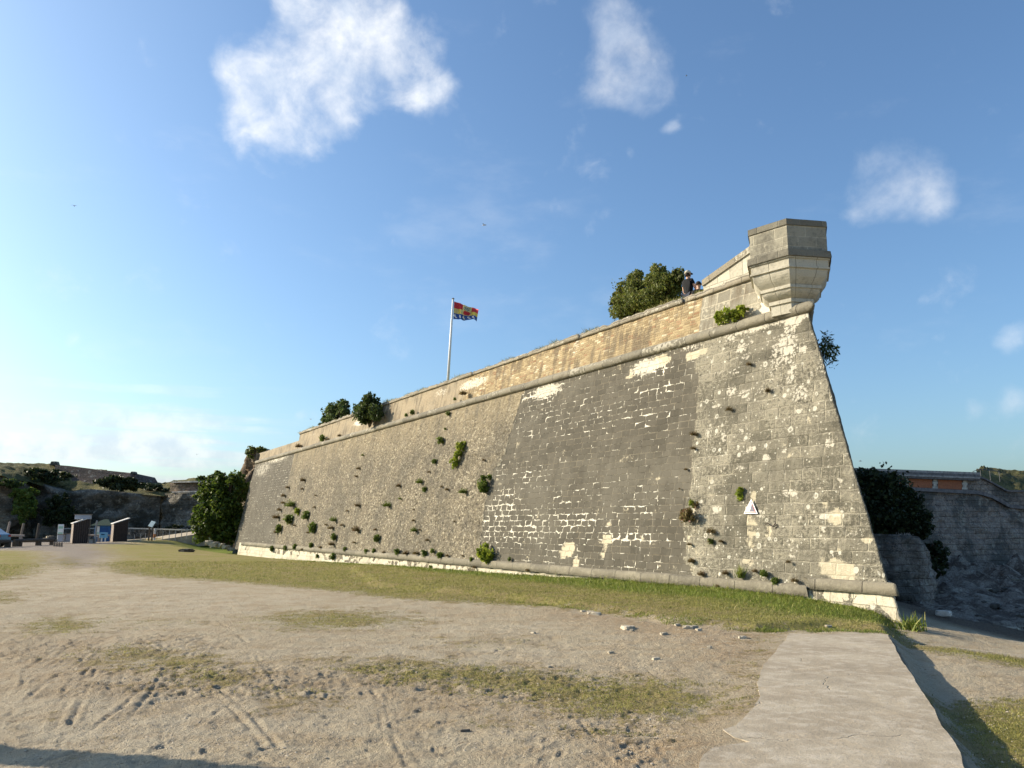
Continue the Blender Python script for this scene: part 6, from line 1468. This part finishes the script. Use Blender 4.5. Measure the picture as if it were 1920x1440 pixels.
# the car whose rear end shows at the left edge
def car():
    P = grd(3, 1026); s = P[1] / F; P = np.array([atY(8, 1020, P[1])[0] - 2.15, P[1], P[2]]); root = empty('parked_car', P, R(0), 'blue grey parked car cut by the left edge', 'car')
    prof = [(-2.1, .35), (-2.15, .75), (-1.95, .95), (-1.1, 1.05), (-.45, 1.52), (1.1, 1.56), (1.75, 1.15), (2.08, .98), (2.12, .40), (1.9, .28), (-1.9, .28)]
    mb = MB(); W = .86; vs = [(x, -W * (1 if z < 1.1 else .84), z) for x, z in prof] + [(x, W * (1 if z < 1.1 else .84), z) for x, z in prof]; n = len(prof)
    mb.add(vs, [tuple(range(n)), tuple(range(2 * n - 1, n - 1, -1))] + [(i, n + i, n + (i + 1) % n, (i + 1) % n) for i in range(n)]); b_ = mb.build('body', m_simple('blue_car_paint', (.10, .22, .32), .25, 0, 0, .5, .3), root, .04)
    G = m_simple('car_glass', (.03, .05, .06), .08, 0, 0, .6)
    for pts in (((-.95, 1.08), (-.42, 1.45), (.30, 1.47), (.30, 1.08)), ((.38, 1.08), (.38, 1.47), (1.05, 1.48), (1.52, 1.14))):
        for sy in (-1, 1): mb = MB(); mb.add([(x, sy * (W * .93 + .01 if z < 1.2 else W * .85 + .01), z) for x, z in pts], [(0, 1, 2, 3)]); mb.build('window', G, root)
    for x in (-1.3, 1.35):
        for sy in (-1, 1):
            mb = MB(); mb.tube([(x, sy * .68, .32), (x, sy * .88, .32)], .32, 20); w = mb.build('wheel', m_simple('tyre', (.02, .02, .02), .9), root); mb = MB(); mb.tube([(x, sy * .885, .32), (x, sy * .895, .32)], .19, 16); mb.build('rim', m_simple('rim', (.5, .5, .5), .3, metal=.8), w)
    for sy in (-1, 1): mb = MB(); mb.box((2.09, sy * .66, .88), (.08, .26, .16)); mb.build('tail_light', m_simple('red_light', (.4, .02, .02), .3), root, .01)
    mb = MB(); mb.box((2.12, 0, .45), (.14, 1.6, .2)); mb.build('bumper', m_simple('bumper', (.05, .07, .09), .5), root, .03)
car()

# ------------------------------------------------------------------ off-frame stone pillar whose shadow crosses the bottom left
pl = empty('stone_pillar', (-9.2, 7.68, 0), R(5), 'square stone gate pillar left of the view', 'pillar')
mb = MB(); mb.box((0, 0, 1.65), (.33, .33, 3.5)); mb.build('shaft', M_ROCK, pl, .02); mb = MB(); mb.box((0, 0, 3.45), (.40, .40, .10)); mb.build('cap', M_PALE, pl, .01)
tp = empty('timber_pole', (-18.5, 14.7, 0), 0, 'slim timber pole left of the view', 'pole'); mb = MB(); mb.tube([(0, 0, -.3), (0, 0, 2.4), (0, 0, 4.9)], [.075, .07, .06], 8); mb.build('shaft', M_POST, tp); mb = MB(); mb.tube([(-.3, 0, 4.7), (.3, 0, 4.7)], .03, 6); mb.build('crossbar', M_POST, tp)

# ------------------------------------------------------------------ loose stones, pebbles, grass blades
for x, y, s in ((1107, 1151, .09), (1118, 1153, .10), (1152, 1142, .05), (1175, 1180, .11), (1184, 1178, .07), (1245, 1190, .06), (1290, 1179, .09), (1302, 1177, .06), (1392, 1197, .06), (1145, 1225, .04), (1230, 1237, .05), (1548, 1172, .08), (1553, 1176, .06), (1030, 1252, .03), (1270, 1173, .05), (1310, 1182, .05), (1000, 1188, .04), (1330, 1215, .04), (1185, 1183, .04), (1093, 1147, .05)):
    rock('loose_stone', grd(x, y) + [0, 0, .01], s, M_ROCK, 'small pale loose stone on the sand below the grass bank', group='loose stones below the grass bank', sq=(1.3, .9, .6))
rock('loose_stone', grd(872, 1371) + [0, 0, .005], .035, M_DKROCK, 'small dark twig-like stone alone on the foreground sand', sq=(1.6, .5, .4))
def scatter_tris(name, X, Y, size, mat, label, cat, flat=.6):
    n = len(X); Z = gh(X, Y); base = np.column_stack([X, Y, Z]); th = rng.uniform(0, 6.28, n)
    oct_ = np.array([[1, 0, 0], [0, 1, 0], [-1, 0, 0], [0, -1, 0], [0, 0, 1.0]]); F_ = np.array([[0, 1, 4], [1, 2, 4], [2, 3, 4], [3, 0, 4]])
    v = oct_[None] * rng.uniform(.6, 1.3, (n, 5, 3)); c, s = np.cos(th)[:, None], np.sin(th)[:, None]; vx = v[..., 0] * c - v[..., 1] * s; vy = v[..., 0] * s + v[..., 1] * c
    v = np.stack([vx, vy, v[..., 2] * flat], -1) * size[:, None, None] + base[:, None]; f = (F_[None] + 5 * np.arange(n)[:, None, None]).reshape(-1, 3)
    o = mesh(name, v.reshape(-1, 3), f, mat); return tag(o, label, cat, kind='stuff')
n = 60000; a = np.radians(rng.uniform(-36, 36, n)); r_ = 5.2 * (26 / 5.2) ** rng.uniform(0, 1, n) ** 1.2; X = r_ * np.sin(a); Y = r_ * np.cos(a)
ok = (sd_poly(X, Y, SLAB) < -.02) & (pn(X * .8, Y * .8) + rng.normal(size=n) * .35 > .1); X, Y = X[ok], Y[ok]
inb = (X * nW[0] + Y * nW[1] - KB) > .3
X, Y = X[inb], Y[inb]
scatter_tris('pebbles', X, Y, rng.uniform(.003, .010, len(X)) * (1 + .9 * (rng.uniform(0, 1, len(X)) > .97)), m_simple('pebble', (.46, .39, .29), .9, 9, .4), 'small pebbles strewn over the sand', 'pebbles')
# grass blades on the turf patches
def gsample(X, Y):
    """grass mask at arbitrary points through the ground grid"""
    r = np.hypot(X, Y); A = np.degrees(np.arctan2(X, Y)); i = np.clip(np.searchsorted(rad, r), 0, len(rad) - 1); j = np.clip(np.searchsorted(az, A), 0, len(az) - 1); k = i * len(az) + j
    return Gr[k], Gn[k], GZ[k]
def blades(name, X, Y, hs, ws, mat, label):
    n = len(X); g, gn, Z = gsample(X, Y); b = np.column_stack([X, Y, Z - .004]); d = rng.normal(size=(n, 3)) * [.75, .75, 0] + [0, 0, 1]; d /= np.linalg.norm(d, axis=1)[:, None]
    s = rng.normal(size=(n, 3)) * [1, 1, 0]; s /= np.linalg.norm(s, axis=1)[:, None]; s *= ws[:, None]; mid = b + d * (hs * .55)[:, None]; tip = b + (d + np.array([0, 0, -.35]) + s * 8) * hs[:, None]
    v = np.stack([b - s, b + s, mid + s * .8, mid - s * .8, tip], 1).reshape(-1, 3); k = np.arange(n)[:, None] * 5
    f = np.concatenate([k + [0, 1, 2], k + [0, 2, 3], k + [3, 2, 4]], 1).reshape(-1, 3); o = mesh(name, v, f, mat); return tag(o, label, 'grass', kind='stuff')
n = 760000; a = np.radians(rng.uniform(-36, 36, n)); r_ = 5.3 * (42 / 5.3) ** rng.uniform(0, 1, n); X = r_ * np.sin(a); Y = r_ * np.cos(a); g, gn, _ = gsample(X, Y)
nz_ = pn(X * 1.6, Y * 1.6) * .30 + pn(X * 5, Y * 5) * .35; ok = (g + nz_ > .50) & (rng.uniform(0, 1, n) < .75) & (sd_poly(X, Y, SLAB) < .02) & (X * nW[0] + Y * nW[1] - KB > .13 - 9 * (X > 8.6))
X, Y, gn, r_, g, nz_ = X[ok], Y[ok], gn[ok], r_[ok], g[ok], nz_[ok]; grn = gn + rng.normal(size=len(X)) * .2 > .45
h_ = rng.uniform(.014, .042, len(X)) * (1 + 1.2 * (rng.uniform(0, 1, len(X)) > .93)) * (1 + .9 * gn) * (1 + r_ / 40) * np.clip(.6 + (g + nz_ - .6), .6, 1.3); w_ = .0013 * (1 + r_ / 7)
print('blades', len(X))
blades('dry_grass', X[~grn], Y[~grn], h_[~grn], w_[~grn], L_GRASS, 'short dry grass on the sandy ground')
blades('green_grass', X[grn], Y[grn], h_[grn] * 1.2, w_[grn], L_GRASSG, 'short green grass along the foot of the rampart')
# taller tufts along bank edge and plinth
n = 9000; uu_ = rng.uniform(10.6, 60, n) ** 1; off_ = np.abs(rng.normal(size=n)) * .12 + .12; c_ = np.array([dW * u for u in uu_]) + nW[None] * (KB + off_)[:, None]; kp = fbm(uu_ * .8, uu_ * 0, 3) > -.15; c_ = c_[kp]; uu_ = uu_[kp]
blades('plinth_grass', c_[:, 0], c_[:, 1], rng.uniform(.05, .16, len(c_)), .003 * (1 + uu_ / 15), L_GRASSG, 'longer grass hugging the base of the plinth')
eb_ = np.array(gpoly([(960, 1128), (1080, 1140), (1180, 1151), (1250, 1166), (1330, 1174), (1420, 1181), (1470, 1184), (1560, 1180), (1650, 1184)])); seg = rng.integers(0, len(eb_) - 1, 5200); w = rng.uniform(0, 1, 5200)[:, None]; c_ = eb_[seg] * (1 - w) + eb_[seg + 1] * w + rng.normal(size=(5200, 2)) * .14
kp = fbm(c_[:, 0] * 1.5, c_[:, 1] * 1.5, 3) > -.05; c_ = c_[kp]; blades('bank_grass', c_[:, 0], c_[:, 1], rng.uniform(.03, .10, len(c_)), np.full(len(c_), .004), L_GRASSG, 'ragged grass on the edge of the low bank')

# ------------------------------------------------------------------ birds
def bird(x, y, Y, span, label, rz):
    P = atY(x, y, Y); root = empty('seagull', P, rz, label, 'bird'); Mg = m_simple('gull_feathers', (.35, .36, .38), .8); s = span
    mb = MB(); mb.tube([(0, -.32 * s, 0), (0, -.2 * s, .0), (0, 0, 0), (0, .18 * s, 0), (0, .33 * s, 0)], [.015 * s, .05 * s, .07 * s, .045 * s, .02 * s], 8); mb.build('body', Mg, root, smooth=True)
    for sx in (-1, 1): mb = MB(); mb.add([(0, .08 * s, .02 * s), (sx * .28 * s, .10 * s, .12 * s), (sx * .52 * s, -.03 * s, .05 * s), (sx * .26 * s, -.04 * s, .11 * s), (0, -.08 * s, .02 * s)], [(0, 1, 3, 4), (1, 2, 3)]); mb.build('wing', Mg, root)
bird(908, 422, 75, .75, 'gull flying high above the flagpole', R(60)); bird(139, 386, 120, 1.0, 'tiny gull flying high on the left of the sky', R(20)); bird(1287, 142, 90, .45, 'tiny gull high on the right beside the faint cloud', R(80))
bird(369, 852, 130, .7, 'tiny dark gull low in the sky above the big tree', R(10)); bird(1613, 864.5, 60, .4, 'tiny gull just right of the slanting corner edge', R(70)); bird(583, 786, 120, .9, 'tiny gull low in the sky left of the feathery parapet shrub', R(30))
